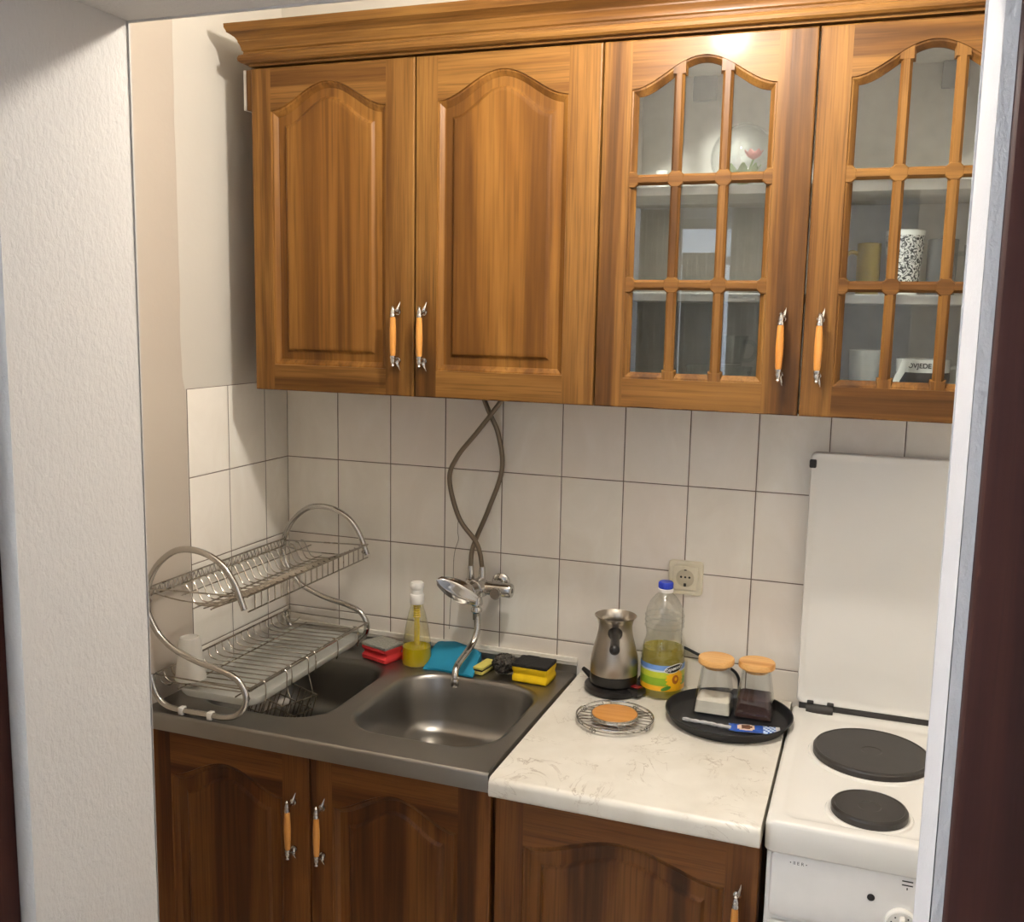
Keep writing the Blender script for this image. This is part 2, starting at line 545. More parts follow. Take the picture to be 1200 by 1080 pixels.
# plaster patch in front of the tiles: a slightly proud layer with a wavy rounded edge
bm = bmesh.new()
rings = []
for i in range(80):
    z = -0.03 + (Z_C + 0.03) * i / 79
    e = -0.414 + 0.0035 * noise.noise(Vector((0, 0, z * 9))) + (0.006 if z < 1.4856 else 0.0) - 0.004 * (z > 1.4856)
    rings.append([(-0.002, Y_K, z), (0.0035, Y_K, z), (0.0035, e - 0.006, z), (0.0025, e - 0.002, z), (-0.002, e + 0.001, z)])
loft(bm, rings, 0, True, True)
mesh_obj('plaster_edge', bm, 'patch', wl)
bm = bmesh.new(); box(bm, X_R, X_R + 0.1, Y_K, 0.0, -0.03, Z_C); struct(mesh_obj('wall_right', bm, 'wall_white'))

# wall with the doorway: left pier, right pier and lintel in one piece, edges worn round
bm = bmesh.new()
outer = [(-1.3, -0.03), (OX0, -0.03), (OX0, OZ), (OX1, OZ), (OX1, -0.03), (3.1, -0.03), (3.1, Z_C), (-1.3, Z_C)]
A = [bm.verts.new((x, Y_H, z)) for x, z in outer]
B = [bm.verts.new((x, Y_K, z)) for x, z in outer]
bm.faces.new(A); bm.faces.new(B[::-1])
fs = []
for i in range(8):
    j = (i + 1) % 8
    fs.append(bm.faces.new((A[j], A[i], B[i], B[j])))
es = []
for a, b in ((1, 2), (2, 3), (3, 4)):
    for L in (A, B):
        es.append(bm.edges.get((L[a], L[b])))
es += [bm.edges.get((A[2], B[2])), bm.edges.get((A[3], B[3]))]
bmesh.ops.bevel(bm, geom=es[:6], offset=0.0025, segments=2, affect='EDGES')
struct(mesh_obj('wall_front', bm, 'wallpaper'))

# brown door casings on the hall face of that wall
for nm, (x0, x1) in (('trim_1', (0.40, 0.531)), ('trim_2', (1.5185, 1.66))):
    bm = bmesh.new()
    box(bm, x0, x1, Y_H - 0.035, Y_H, -0.03, 2.16, 0.004)
    struct(mesh_obj(nm, bm, 'door_brown'))
bm = bmesh.new(); box(bm, 0.531, 1.5185, Y_H - 0.035, Y_H, 2.03, 2.16, 0.004)
struct(mesh_obj('trim_3', bm, 'door_brown'))

# hall behind the camera, with a curtained window
WX0, WX1, WZ0, WZ1 = 0.34, 1.16, 1.05, 2.16
bm = bmesh.new()
box(bm, -1.3, WX0, -3.62, -3.5, -0.03, Z_C); box(bm, WX1, 3.1, -3.62, -3.5, -0.03, Z_C)
box(bm, WX0, WX1, -3.62, -3.5, -0.03, WZ0); box(bm, WX0, WX1, -3.62, -3.5, WZ1, Z_C)
struct(mesh_obj('wall_hall_back', bm, 'hallpaint'))
bm = bmesh.new(); box(bm, 3.1, 3.2, -3.62, Y_H, -0.03, Z_C); struct(mesh_obj('wall_hall_right', bm, 'hallpaint'))
bm = bmesh.new()
box(bm, -1.4, -1.3, -3.62, -2.97, -0.03, Z_C); box(bm, -1.4, -1.3, -2.13, Y_H, -0.03, Z_C)
box(bm, -1.4, -1.3, -2.97, -2.13, -0.03, 0.98); box(bm, -1.4, -1.3, -2.97, -2.13, 2.22, Z_C)
struct(mesh_obj('wall_hall_left', bm, 'hallpaint'))
bm = bmesh.new()
for a in ((-2.97, -2.92, .98, 2.22), (-2.18, -2.13, .98, 2.22), (-2.92, -2.18, .98, 1.03), (-2.92, -2.18, 2.17, 2.22), (-2.57, -2.53, 1.03, 2.17)):
    box(bm, -1.38, -1.32, a[0], a[1], a[2], a[3], 0.004)
fill_win = struct(mesh_obj('added_window', bm, 'white_plastic'))  # invented window frame around the opening for the side fill light
bm = bmesh.new(); box(bm, -1.353, -1.348, -2.92, -2.18, 1.03, 2.17)
mesh_obj('window_glass', bm, 'pane', fill_win)
bm = bmesh.new()
for a in ((WX0, WX0 + .05, WZ0, WZ1), (WX1 - .05, WX1, WZ0, WZ1), (WX0 + .05, WX1 - .05, WZ0, WZ0 + .05),
          (WX0 + .05, WX1 - .05, WZ1 - .05, WZ1), (WX0 + .05, WX1 - .05, 1.93, 1.97)):
    box(bm, a[0], a[1], -3.59, -3.53, a[2], a[3], 0.004)
win = struct(mesh_obj('window_1', bm, 'white_plastic'))
bm = bmesh.new(); box(bm, WX0 + .05, WX1 - .05, -3.565, -3.56, WZ0 + .05, WZ1 - .05)
mesh_obj('window_glass', bm, 'pane', win)

# ------------------------------------------------------------------ CEILING LAMP (above the frame, lights the kitchen)
lx, ly, lz = LAMP
lamp = thing('pendant_lamp', 'bare round bulb on a cord hanging from the kitchen ceiling', 'lamp', (lx, ly, Z_C))
bm = bmesh.new(); lathe(bm, [(0.045, 0.0), (0.045, -0.015), (0.02, -0.035), (0.006, -0.04)], (lx, ly, Z_C), 24)
mesh_obj('canopy', bm, 'white_plastic', lamp)
bm = bmesh.new(); tube(bm, [(lx, ly, Z_C - 0.03), (lx, ly, lz + 0.09)], 0.003); mesh_obj('cord', bm, 'white_plastic', lamp)
bm = bmesh.new(); lathe(bm, [(0.008, 0.10), (0.018, 0.095), (0.02, 0.05), (0.018, 0.045)], (lx, ly, lz), 24)
mesh_obj('socket', bm, 'white_plastic', lamp)
M['bulb'] = emitter('lit_bulb', BULB_COLOR, BULB_STRENGTH)
bm = bmesh.new()
bmesh.ops.create_uvsphere(bm, u_segments=24, v_segments=16, radius=0.045, matrix=Matrix.Translation((lx, ly, lz)))
mesh_obj('bulb', bm, 'bulb', lamp)

# uplighter added in the hall behind the camera: its ceiling bounce fills the kitchen
fx_, fy_ = -0.85, -3.05
fl_ = thing('added_uplighter', 'white uplighter added out of view in the hall corner as fill light', 'lamp', (fx_, fy_, -0.03))
bm = bmesh.new(); lathe(bm, [(0.14, 0), (0.14, 0.012), (0.02, 0.025)], (fx_, fy_, -0.03), 32); mesh_obj('base', bm, 'white_plastic', fl_)
bm = bmesh.new(); tube(bm, [(fx_, fy_, -0.01), (fx_, fy_, 1.72)], 0.012, 12); mesh_obj('pole', bm, 'white_plastic', fl_)
bm = bmesh.new(); lathe(bm, [(0.02, 1.74), (0.10, 1.77), (0.18, 1.86), (0.176, 1.86), (0.098, 1.778), (0.018, 1.75)], (fx_, fy_, -0.03), 40, 0, True, True); mesh_obj('fill_shade', bm, 'white_plastic', fl_)
M['fill_uplight'] = emitter('fill_glow', (0.78, 0.88, 1.0), FILL_UPLIGHT_STRENGTH)
bm = bmesh.new(); lathe(bm, [(0.155, 1.846), (0.154, 1.848), (0.001, 1.849)], (fx_, fy_, -0.03), 40, 0, False, True); mesh_obj('fill_disc', bm, 'fill_uplight', fl_)

# ------------------------------------------------------------------ CABINET DOORS
def arch_f(u):
    c = 0.5 * (1 + math.cos(PI * u))
    return c ** 0.92

def arch_ring(ox0, ox1, oz0, osh, opk, d, y, N=36):
    cx, hw = (ox0 + ox1) / 2, (ox1 - ox0) / 2 - d
    pts = [(ox0 + d, y, oz0 + d), (ox1 - d, y, oz0 + d)]
    for i in range(N + 1):
        u = 1 - 2 * i / N
        pts.append((cx + u * hw, y, osh - d + (opk - osh) * arch_f(u)))
    return pts

def door_frame(bm, X0, X1, Z0, Z1, yf, t, op, back_open):
    """stiles and rails: material 0 = vertical grain, 1 = horizontal grain"""
    ox0, ox1, oz0, osh, opk = op
    c = 0.003
    def quad(pts, m):
        f = bm.faces.new([bm.verts.new(p) for p in pts]); f.material_index = m
    for y in ((yf, yf + t) if back_open else (yf,)):
        e = c if y == yf else 0
        quad([(X0 + e, y, Z0 + e), (ox0, y, Z0 + e), (ox0, y, Z1 - e), (X0 + e, y, Z1 - e)], 0)
        quad([(ox1, y, Z0 + e), (X1 - e, y, Z0 + e), (X1 - e, y, Z1 - e), (ox1, y, Z1 - e)], 0)
        quad([(ox0, y, Z0 + e), (ox1, y, Z0 + e), (ox1, y, oz0), (ox0, y, oz0)], 1)
        ar = arch_ring(ox0, ox1, oz0, osh, opk, 0, y)[2:]
        for a, b in zip(ar[:-1], ar[1:]):
            quad([(b[0], y, b[2]), (a[0], y, a[2]), (a[0], y, Z1 - e), (b[0], y, Z1 - e)], 1)
    if not back_open: quad([(X0, yf + t, Z0), (X0, yf + t, Z1), (X1, yf + t, Z1), (X1, yf + t, Z0)], 0)
    def rect(e, y): return [(X0 + e, y, Z0 + e), (X1 - e, y, Z0 + e), (X1 - e, y, Z1 - e), (X0 + e, y, Z1 - e)]
    loft(bm, [rect(c, yf), rect(c * 0.3, yf + c * 0.3), rect(0, yf + c), rect(0, yf + t)], 0)
    bmesh.ops.remove_doubles(bm, verts=bm.verts, dist=1e-5)

def leaf(bm, p, up, y, mat):
    """small cast chrome leaf at a handle's end"""
    s = 1 if up else -1
    pts = [(p[0], y + 0.008, p[2]), (p[0] + 0.003, y + 0.004, p[2] + s * 0.008), (p[0] + 0.005, y + 0.006, p[2] + s * 0.016), (p[0] + 0.006, y + 0.010, p[2] + s * 0.024)]
    tube(bm, spline(pts, 4), [0.0045 - 0.004 * (i / 12) ** 1.5 for i in range(13)], 8, mat)

def handle(parent, x, z, ys):
    """chrome bracketed bow handle with a turned orange grip; ys = door face"""
    bm = bmesh.new()
    yg = ys - 0.026
    g = [(0.0052, -0.041), (0.0060, -0.036), (0.0070, -0.015), (0.0074, 0.0), (0.0070, 0.015), (0.0060, 0.036), (0.0052, 0.041)]
    lathe(bm, g, (x, yg, z), 16, 0)
    for s in (1, -1):
        pr = [(0.0060, 0.041), (0.0062, 0.045), (0.0048, 0.048), (0.0056, 0.051), (0.0042, 0.056), (0.003, 0.059), (0.0045, 0.062), (0.001, 0.065)]
        lathe(bm, [(r, s * h) for r, h in pr], (x, yg, z), 14, 1)
        tube(bm, spline([(x, yg, z + s * 0.049), (x, yg + 0.010, z + s * 0.050), (x, ys - 0.008, z + s * 0.052), (x, ys + 0.001, z + s * 0.052)], 4), 0.0038, 8, 1)
        leaf(bm, (x, 0, z + s * 0.049), s > 0, ys - 0.013, 1)
        lathe(bm, [(0.007, -0.0035), (0.0068, 0.0005)], (x, ys, z + s * 0.052), 14, 1, axis='y')
    return mesh_obj('handle', bm, ['grip', 'chrome'], parent)

def solid_door(root, X0, X1, Z0, Z1, yf, op, hx, hz, mats, insetL=0.036):
    bm = bmesh.new()
    door_frame(bm, X0, X1, Z0, Z1, yf, 0.02, op, False)
    d = mesh_obj('door', bm, [mats[0], mats[1]], root, smooth=False)
    bm = bmesh.new()
    prof = [(0, 0), (0.0012, 0.003), (0.004, 0.0036), (0.012, 0.0095), (0.013, 0.0105), (insetL - 0.008, 0.0100), (insetL - 0.005, 0.0095), (insetL, 0.0045), (insetL + 0.0015, 0.004), (insetL + 0.006, 0.0034)]
    rings = [arch_ring(*op, dd, yf + dep) for dd, dep in prof]
    loft(bm, rings, 0, False, True)
    mesh_obj('raised_panel', bm, [mats[2]], d, smooth=False)
    if hx is not None: handle(d, hx, hz, yf)
    return d

def panel_box(root, name, panels, mats):
    bm = bmesh.new()
    for p in panels: box(bm, *p[:6], 0.0012, p[6] if len(p) > 6 else 0)
    return mesh_obj(name, bm, mats, root)

UZ0, UZ1 = 1.483, 2.190
YF = -0.285
# --- solid-door wall unit
cab1 = thing('wall_cabinet', 'honey oak wall cabinet with two solid arched doors above the sink', 'cabinet', (0.1, 0, UZ0))
panel_box(cab1, 'carcass', [(0.101, 0.119, YF + .022, -.002, UZ0 + .002, UZ1 - .002), (0.881, 0.8985, YF + .022, -.002, UZ0 + .002, UZ1 - .002),
                            (0.119, 0.881, YF + .022, -.002, UZ0 + .002, UZ0 + .02), (0.119, 0.881, YF + .022, -.002, UZ1 - .02, UZ1 - .002),
                            (0.119, 0.881, -.012, -.002, UZ0 + .02, UZ1 - .02)], ['oak_v'])
def upper_op(x0, g=False):
    l, r = (0.058, 0.070) if g else (0.051, 0.068)
    return (x0 + l, x0 + 0.4 - r, 1.541, 2.093, 2.149)
solid_door(cab1, 0.101, 0.4985, UZ0, 2.184, YF, upper_op(0.1), 0.462, 1.612, ('oak_v', 'oak_h', 'oak_panel'))
solid_door(cab1, 0.5015, 0.8985, UZ0, 2.184, YF, upper_op(0.5), 0.524, 1.612, ('oak_v', 'oak_h', 'oak_panel'))
bm = bmesh.new(); box(bm, 0.074, 0.1005, -0.262, -0.19, 2.102, 2.188, 0.001)
mesh_obj('spacer_block', bm, 'oak_v', cab1)
bm = bmesh.new(); box(bm, 0.0665, 0.0735, -0.262, -0.19, 2.102, 2.188, 0.001)
o = mesh_obj('spacer_face', bm, 'white_inner', cab1)

# --- glass-door wall unit
cab2 = thing('wall_cabinet', 'honey oak wall cabinet with two arched nine-pane glass doors', 'cabinet', (0.9, 0, UZ0))
ib = YF + .022
panel_box(cab2, 'carcass', [
    (0.9015, 0.9095, ib, -.002, UZ0 + .002, UZ1 - .002, 1), (0.9095, 0.9195, ib, -.012, UZ0 + .02, UZ1 - .02, 0),
    (1.6905, 1.6985, ib, -.002, UZ0 + .002, UZ1 - .002, 1), (1.6805, 1.6905, ib, -.012, UZ0 + .02, UZ1 - .02, 0),
    (0.9095, 1.6905, ib, -.002, UZ0 + .002, UZ0 + .01, 1), (0.9095, 1.6905, ib, -.002, UZ0 + .01, UZ0 + .02, 0),
    (0.9095, 1.6905, ib, -.002, UZ1 - .01, UZ1 - .002, 1), (0.9095, 1.6905, ib, -.002, UZ1 - .02, UZ1 - .01, 0),
    (0.9095, 1.6905, -.012, -.002, UZ0 + .02, UZ1 - .02, 0)], ['white_inner', 'oak_v'])
SH = (1.712, 1.915)
for z in SH:
    bm = bmesh.new(); box(bm, 0.9195, 1.6805, -0.252, -0.012, z - 0.017, z, 0.001)
    mesh_obj('shelf', bm, 'white_inner', cab2)
for x in (1.027, 1.516):
    bm = bmesh.new(); box(bm, x, x + 0.05, -0.027, -0.0115, 2.118, 2.1695, 0.003)
    mesh_obj('hanging_bracket', bm, 'lightgrey', cab2)

def muntin_bar(bm, a, b, w, yf, horizontal):
    """bar with bevelled edges between a and b, face just behind the door face"""
    y0, y1 = yf + 0.0015, yf + 0.012
    prof = [(-w / 2, y1), (-w / 2, y0 + 0.006), (-w / 2 + 0.005, y0), (w / 2 - 0.005, y0), (w / 2, y0 + 0.006), (w / 2, y1)]
    rings = []
    for p in (a, b):
        if horizontal: rings.append([(p[0], y, p[1] + o) for o, y in prof])
        else: rings.append([(p[0] + o, y, p[1]) for o, y in prof])
    loft(bm, rings, 1 if horizontal else 0, True, True)

def glass_door(root, x0, hx):
    op = upper_op(x0, True)
    ox0, ox1, oz0, osh, opk = op
    bm = bmesh.new()
    door_frame(bm, x0 + 0.0015, x0 + 0.3985, UZ0, 2.184, YF, 0.02, op, True)
    prof = [(0, 0), (0.0012, 0.0025), (0.004, 0.003), (0.012, 0.0115), (0.013, 0.0135), (0.008, 0.0145), (0.008, 0.02)]
    rings = [arch_ring(*op, dd, YF + dep) for dd, dep in prof]
    rings.append(arch_ring(*op, 0.0, YF + 0.02))
    loft(bm, rings, 0)
    d = mesh_obj('door', bm, ['oak_v', 'oak_h'], root, smooth=False)
    # muntins: two uprights, two crossbars, octagonal bosses where they meet
    bm = bmesh.new()
    vx = [ox0 + (ox1 - ox0) * k / 3 for k in (1, 2)]
    hz = [1.725, 1.925]
    def top(x):
        u = (x - (ox0 + ox1) / 2) / ((ox1 - ox0) / 2)
        return osh + (opk - osh) * arch_f(u)
    for x in vx:
        muntin_bar(bm, (x, oz0 - 0.002), (x, top(x) + 0.003), 0.020, YF, False)
    for z in hz:
        muntin_bar(bm, (ox0 - 0.002, z), (ox1 + 0.002, z), 0.020, YF, True)
        for x in vx + [ox0 + 0.003, ox1 - 0.003]:
            w, h, c = 0.0155, 0.0155, 0.0075
            def oc(s, y): return [(x + a * s, y, z + b * s) for a, b in ((w, h - c), (w - c, h), (-w + c, h), (-w, h - c), (-w, -h + c), (-w + c, -h), (w - c, -h), (w, -h + c))]
            loft(bm, [oc(1, YF + 0.011), oc(1, YF + 0.003), oc(0.88, YF + 0.0008)], 1, True, True)
    for x in vx:
        for zz in (oz0 + 0.004, top(x) - 0.006):
            w = 0.0145
            r1 = [(x - w, YF + 0.011, zz - 0.016), (x + w, YF + 0.011, zz - 0.016), (x + w, YF + 0.011, zz + 0.016), (x - w, YF + 0.011, zz + 0.016)]
            r2 = [(x - w * .8, YF + 0.0012, zz - 0.012), (x + w * .8, YF + 0.0012, zz - 0.012), (x + w * .8, YF + 0.0012, zz + 0.012), (x - w * .8, YF + 0.0012, zz + 0.012)]
            loft(bm, [r1, r2], 0, True, True)
    mesh_obj('muntin_grid', bm, ['oak_v', 'oak_h'], d, angle=25)
    bm = bmesh.new()
    loft(bm, [arch_ring(*op, 0.009, YF + 0.0125), arch_ring(*op, 0.009, YF + 0.0155)], 0, True, True)
    mesh_obj('glass_pane', bm, 'pane', d)
    handle(d, hx, 1.612, YF)

glass_door(cab2, 0.9, 1.262)
glass_door(cab2, 1.3, 1.331)

# --- crown moulding over both units, mitred at its left end
cpro = [(-0.040, 2.1888), (0.002, 2.1888), (0.003, 2.193), (0.014, 2.194), (0.0195, 2.198), (0.0205, 2.204), (0.018, 2.210), (0.011, 2.213), (0.0105, 2.218), (0.0135, 2.221),
        (0.0135, 2.224), (0.0155, 2.231), (0.019, 2.237), (0.019, 2.240), (0.024, 2.247), (0.031, 2.252), (0.036, 2.255), (0.0365, 2.258), (0.0395, 2.264), (0.040, 2.272), (-0.040, 2.272)]
bm = bmesh.new()
xl, xr, yb = 0.1, 1.70, -0.003
rings = []
for px, py, fx, fy in ((xl, yb, -1, 0), (xl, YF + .002, -1, -1), (xr, YF + .002, 1, -1), (xr, yb, 1, 0)):
    rings.append([(px + fx * o, py + fy * o, z) for o, z in cpro])
loft(bm, rings, 0, True, True)
tag(mesh_obj('crown_moulding', bm, 'oak_h', angle=25), 'carved honey oak crown moulding running along the tops of the wall cabinets', 'moulding')

# ------------------------------------------------------------------ BASE UNITS
BF = -0.56
def base_unit(label, x0, x1, doors, zt):
    r = thing('base_cabinet', label, 'cabinet', (x0, 0, -0.03))
    yb = BF + .022
    panel_box(r, 'carcass', [(x0, x0 + .018, yb, -.004, .07, zt), (x1 - .018, x1, yb, -.004, .07, zt), (x0 + .018, x1 - .018, yb, -.004, .07, .088),
                             (x0 + .018, x1 - .018, -.012, -.004, .088, zt - .1)], ['brown_v'])
    bm = bmesh.new(); box(bm, x0 + .005, x1 - .005, BF + .06, BF + .08, -.03, .07, .001); mesh_obj('plinth', bm, 'brown_h', r)
    for (a, b, op, hx) in doors:
        solid_door(r, a, b, 0.075, zt - 0.003, BF, op, hx, 0.607, ('brown_v', 'brown_h', 'brown_panel'), 0.04)
    return r
base_unit('dark brown base cabinet with two arched doors under the steel sink', 0.002, 0.798,
          [(0.003, 0.3985, (0.053, 0.335, 0.13, 0.664, 0.710), 0.362), (0.4015, 0.7975, (0.452, 0.730, 0.13, 0.664, 0.712), 0.430)], 0.769)
base_unit('dark brown base cabinet with one wide arched door under the marble worktop', 0.806, 1.302,
          [(0.807, 1.301, (0.864, 1.243, 0.13, 0.666, 0.709), 1.266)], 0.775)

# worktop: rolled front edge
bm = bmesh.new()
zt, zb, yfw = 0.815, 0.777, -0.612
sec = [(-0.003, zb), (-0.003, zt)]
for i in range(7):
    a = PI / 2 * i / 6
    sec.append((yfw + 0.012 - 0.012 * math.sin(a), zt - 0.012 + 0.012 * math.cos(a)))
for i in range(5):
    a = PI / 2 * i / 4
    sec.append((yfw + 0.008 - 0.008 * math.cos(a), zb + 0.008 - 0.008 * math.sin(a)))
loft(bm, [[(x, y, z) for y, z in sec] for x in (0.812, 1.3035)], 0, True, True)
tag(mesh_obj('worktop', bm, 'marble'), 'cream marble-patterned worktop between the sink and the cooker', 'worktop')

# ------------------------------------------------------------------ SINK
SZ = 0.81
sink = thing('sink', 'stainless steel double-bowl inset sink top', 'sink', (0.0, 0, 0.77))
bm = bmesh.new()
SX0, SX1, SY0, SY1 = 0.003, 0.8015, -0.587, -0.013
bowls = [(0.215, -0.315, 0.163, 0.185), (0.5975, -0.315, 0.168, 0.182)]
edges = []
def ringv(pts):
    vs = [bm.verts.new(p) for p in pts]
    return vs, [bm.edges.new((vs[i], vs[(i + 1) % len(vs)])) for i in range(len(vs))]
ov, oe = ringv([(SX0, SY0 + 0.006, SZ), (SX1 - .004, SY0 + 0.006, SZ), (SX1 - .004, SY1, SZ), (SX0, SY1, SZ)])
edges += oe
rims = []
for cx, cy, hx, hy in bowls:
    v, e = ringv(rrect(cx, cy, hx + 0.006, hy + 0.006, 0.095, SZ, 12))
    edges += e
bmesh.ops.triangle_fill(bm, edges=edges, use_beauty=True)
# folded edges: front apron, right side, back upstand
def strip(pts_a):
    loft(bm, pts_a, 0, closed=False)
sec = [(SY0 + 0.006, SZ), (SY0 + 0.002, SZ - 0.0015), (SY0, SZ - 0.006), (SY0, 0.773), (SY0 + 0.012, 0.7715), (SY0 + .012, 0.774)]
loft(bm, [[(SX0, y, z) for y, z in sec], [(SX1, y, z) for y, z in sec]], 0, closed=False)
loft(bm, [[(SX1 - .004, y, SZ), (SX1, y, SZ - .004), (SX1, y, 0.773)] for y in (SY0 + 0.006, SY1)], 0, closed=False)
loft(bm, [[(x, SY1, SZ), (x, SY1 + .004, SZ + .002), (x, SY1 + .006, SZ + .018), (x, -.004, SZ + .018), (x, -.004, 0.773)] for x in (SX0, SX1)], 0, closed=False)
mesh_obj('sink_top', bm, 'sink', sink, angle=50)
for cx, cy, hx, hy in bowls:
    bm = bmesh.new()
    prof = [(-0.006, SZ), (-0.002, SZ - 0.001), (0.002, SZ - 0.004), (0.005, SZ - 0.012), (0.012, SZ - 0.06), (0.018, SZ - 0.105), (0.024, SZ - 0.122),
            (0.036, SZ - 0.134), (0.055, SZ - 0.139), (0.09, SZ - 0.141), (0.13, SZ - 0.143)]
    rings = [rrect(cx, cy, hx - d, hy - d, max(0.012, 0.095 - max(d, 0) * 0.55), z, 12) for d, z in prof]
    loft(bm, rings, 0, False, True)
    b = mesh_obj('basin', bm, 'basin', sink, angle=60)
    bm = bmesh.new()
    lathe(bm, [(0.038, -0.002), (0.040, 0.001), (0.036, 0.002), (0.030, -0.001), (0.001, -0.003)], (cx, cy, SZ - 0.141), 28)
    mesh_obj('drain', bm, 'chrome', b)
bm = bmesh.new()
box(bm, 0.004, 0.803, -0.009, -0.002, 0.829, 0.8485, 0.002)
box(bm, 0.004, 0.803, -0.0105, -0.009, 0.8375, 0.8395, 0.0003)
struct(mesh_obj('trim_4', bm, 'seal'))

# ------------------------------------------------------------------ COOKER
ck = thing('cooker', 'white enamel cooker with black hotplates and its lid raised', 'cooker', (1.31, 0, -0.03))
CX0, CX1, CZ = 1.3085, 1.8085, 0.820
bm = bmesh.new(); box(bm, CX0 + .004, CX1 - .004, -0.565, -0.03, -0.0, 0.765, 0.004); mesh_obj('body', bm, 'panel_grey', ck)
for x in (CX0 + .04, CX1 - .04):
    for y in (-0.53, -0.07):
        bm = bmesh.new(); lathe(bm, [(0.018, 0), (0.018, 0.012), (0.01, 0.014), (0.01, 0.032)], (x, y, -0.03), 16); mesh_obj('foot', bm, 'rubber', ck)
# hob: pressed tray with raised rim
bm = bmesh.new()
cx, cy = (CX0 + CX1) / 2, -0.3075
hx, hy = (CX1 - CX0) / 2, 0.2775
prof = [(0.002, 0.764), (0.0, 0.768), (0.0, CZ - 0.008), (0.0012, CZ - 0.003), (0.004, CZ - .0004), (0.007, CZ), (0.022, CZ), (0.028, CZ - 0.0015), (0.036, CZ - 0.0055), (0.05, CZ - 0.006)]
loft(bm, [rrect(cx, cy, hx - d, hy - d, 0.012 + d * 0.4, z, 6) for d, z in prof], 0, True, True)
hob = mesh_obj('hob', bm, 'enamel', ck, angle=60)
def plate(x, y, r):
    bm = bmesh.new()
    lathe(bm, [(r + 0.010, 0.0), (r + 0.008, 0.003), (r + 0.004, 0.004), (r + 0.001, 0.003)], (x, y, CZ - 0.006), 56, 1)
    lathe(bm, [(r - 0.002, 0.0), (r, 0.003), (r, 0.013), (r - 0.002, 0.016), (r - 0.005, 0.017), (r - 0.007, 0.0158), (r * 0.55, 0.0155), (0.020, 0.0155), (0.018, 0.0145), (0.001, 0.0142)], (x, y, CZ - 0.006), 56, 0)
    mesh_obj('hotplate', bm, ['black_cast', 'enamel'], ck, angle=1.2)
plate(1.4745, -0.243, 0.110); plate(1.474, -0.486, 0.064); plate(1.686, -0.19, 0.0725); plate(1.675, -0.43, 0.09)
# lid standing open against the wall
bm = bmesh.new()
lx0, lx1, lz0, lz1 = 1.3155, 1.8015, 0.832, 1.386
def lid_ring(e, y): return [(p[0], y, p[1]) for p in [(q[0], q[1]) for q in rrect((lx0 + lx1) / 2, (lz0 + lz1) / 2, (lx1 - lx0) / 2 - e, (lz1 - lz0) / 2 - e, 0.012, 0, 6)]]
loft(bm, [lid_ring(0, -0.026), lid_ring(0, -0.043), lid_ring(0.002, -0.046), lid_ring(0.006, -0.046), lid_ring(0.009, -0.044), lid_ring(0.018, -0.0435)], 0, True, True)
lid = mesh_obj('lid', bm, 'enamel', ck, angle=50)
bm = bmesh.new(); box(bm, lx0 - 0.0025, lx0 + 0.012, -0.052, -0.04, 1.353, 1.371, 0.003); mesh_obj('bumper', bm, 'rubber', lid)
bm = bmesh.new()
box(bm, lx0 + 0.006, lx1 - 0.006, -0.045, -0.034, 0.816, 0.833, 0.002)
lathe(bm, [(0.010, -0.028), (0.011, -0.02), (0.011, 0.02), (0.010, 0.028)], (lx0 + 0.05, -0.05, 0.823), 16, axis='x')
for x in (lx0 + 0.03, lx0 + 0.072): box(bm, x - 0.007, x + 0.007, -0.05, -0.044, 0.83, 0.841, 0.002)
mesh_obj('hinge', bm, 'rubber', ck)
# control panel, light, knobs, printed marks
YP = -0.577
bm = bmesh.new()
def cp(e, y): return [(q[0], y, q[1]) for q in rrect((CX0 + CX1) / 2 + 0.0, 0.703, 0.238 - e, 0.0585 - e, 0.010, 0, 6)]
loft(bm, [cp(0, -0.564), cp(0, YP + 0.002), cp(0.002, YP)], 0, True, True)
pan = mesh_obj('control_panel', bm, 'panel_grey', ck, angle=50)
bm = bmesh.new(); lathe(bm, [(0.0062, 0.001), (0.0062, -0.001), (0.004, -0.002), (0.0002, -0.0022)], (1.485, YP, 0.7135), 20, axis='y')
o = mesh_obj('indicator_light', bm, 'darkgap', pan)
for x, z, w, h in ((1.5395, 0.7535, 0.017, 0.0022), (1.5395, 0.7465, 0.017, 0.0022), (1.5395, 0.7405, 0.002, 0.004)):
    bm = bmesh.new()
    box(bm, x - w / 2, x + w / 2, YP - 0.0003, YP + 0.001, z - h / 2, z + h / 2)
    mesh_obj('printed_mark', bm, 'rubber', pan)
bm = bmesh.new()
tb = text_bm('\u2022 II E R \u2022', 0.0085)
merge(bm, tb, lambda c: (1.3665 + c.x, YP - 0.0003, 0.7475 + c.y), 0)
mesh_obj('printed_lettering', bm, 'rubber', pan)
kn = [1.535, 1.600, 1.665, 1.730]
for i, x in enumerate(kn):
    bm = bmesh.new()
    lathe(bm, [(0.0265, 0.0), (0.0275, -0.004), (0.0262, -0.010), (0.0235, -0.0115), (0.0225, -0.0102), (0.001, -0.0100)], (x, YP, 0.679), 40, 0, axis='y')
    box(bm, x - 0.005, x + 0.005, YP - 0.024, YP - 0.009, 0.661, 0.698, 0.003)
    for k in range(10):
        a = 2 * PI * k / 10 + 0.35
        box(bm, x + 0.017 * math.cos(a) - 0.0012, x + 0.017 * math.cos(a) + 0.0012, YP - 0.0112, YP - 0.0098, 0.679 + 0.017 * math.sin(a) - 0.0012, 0.679 + 0.017 * math.sin(a) + 0.0012, 0, 1)
    mesh_obj('knob', bm, ['enamel', 'rubber'], ck, angle=40)
bm = bmesh.new(); box(bm, CX0 + .012, CX1 - .012, -0.583, -0.565, 0.12, 0.635, 0.006)
od = mesh_obj('oven_door', bm, 'panel_grey', ck)
bm = bmesh.new()
tube(bm, [(CX0 + .06, -0.615, 0.60), (CX1 - .06, -0.615, 0.60)], 0.008, 12)
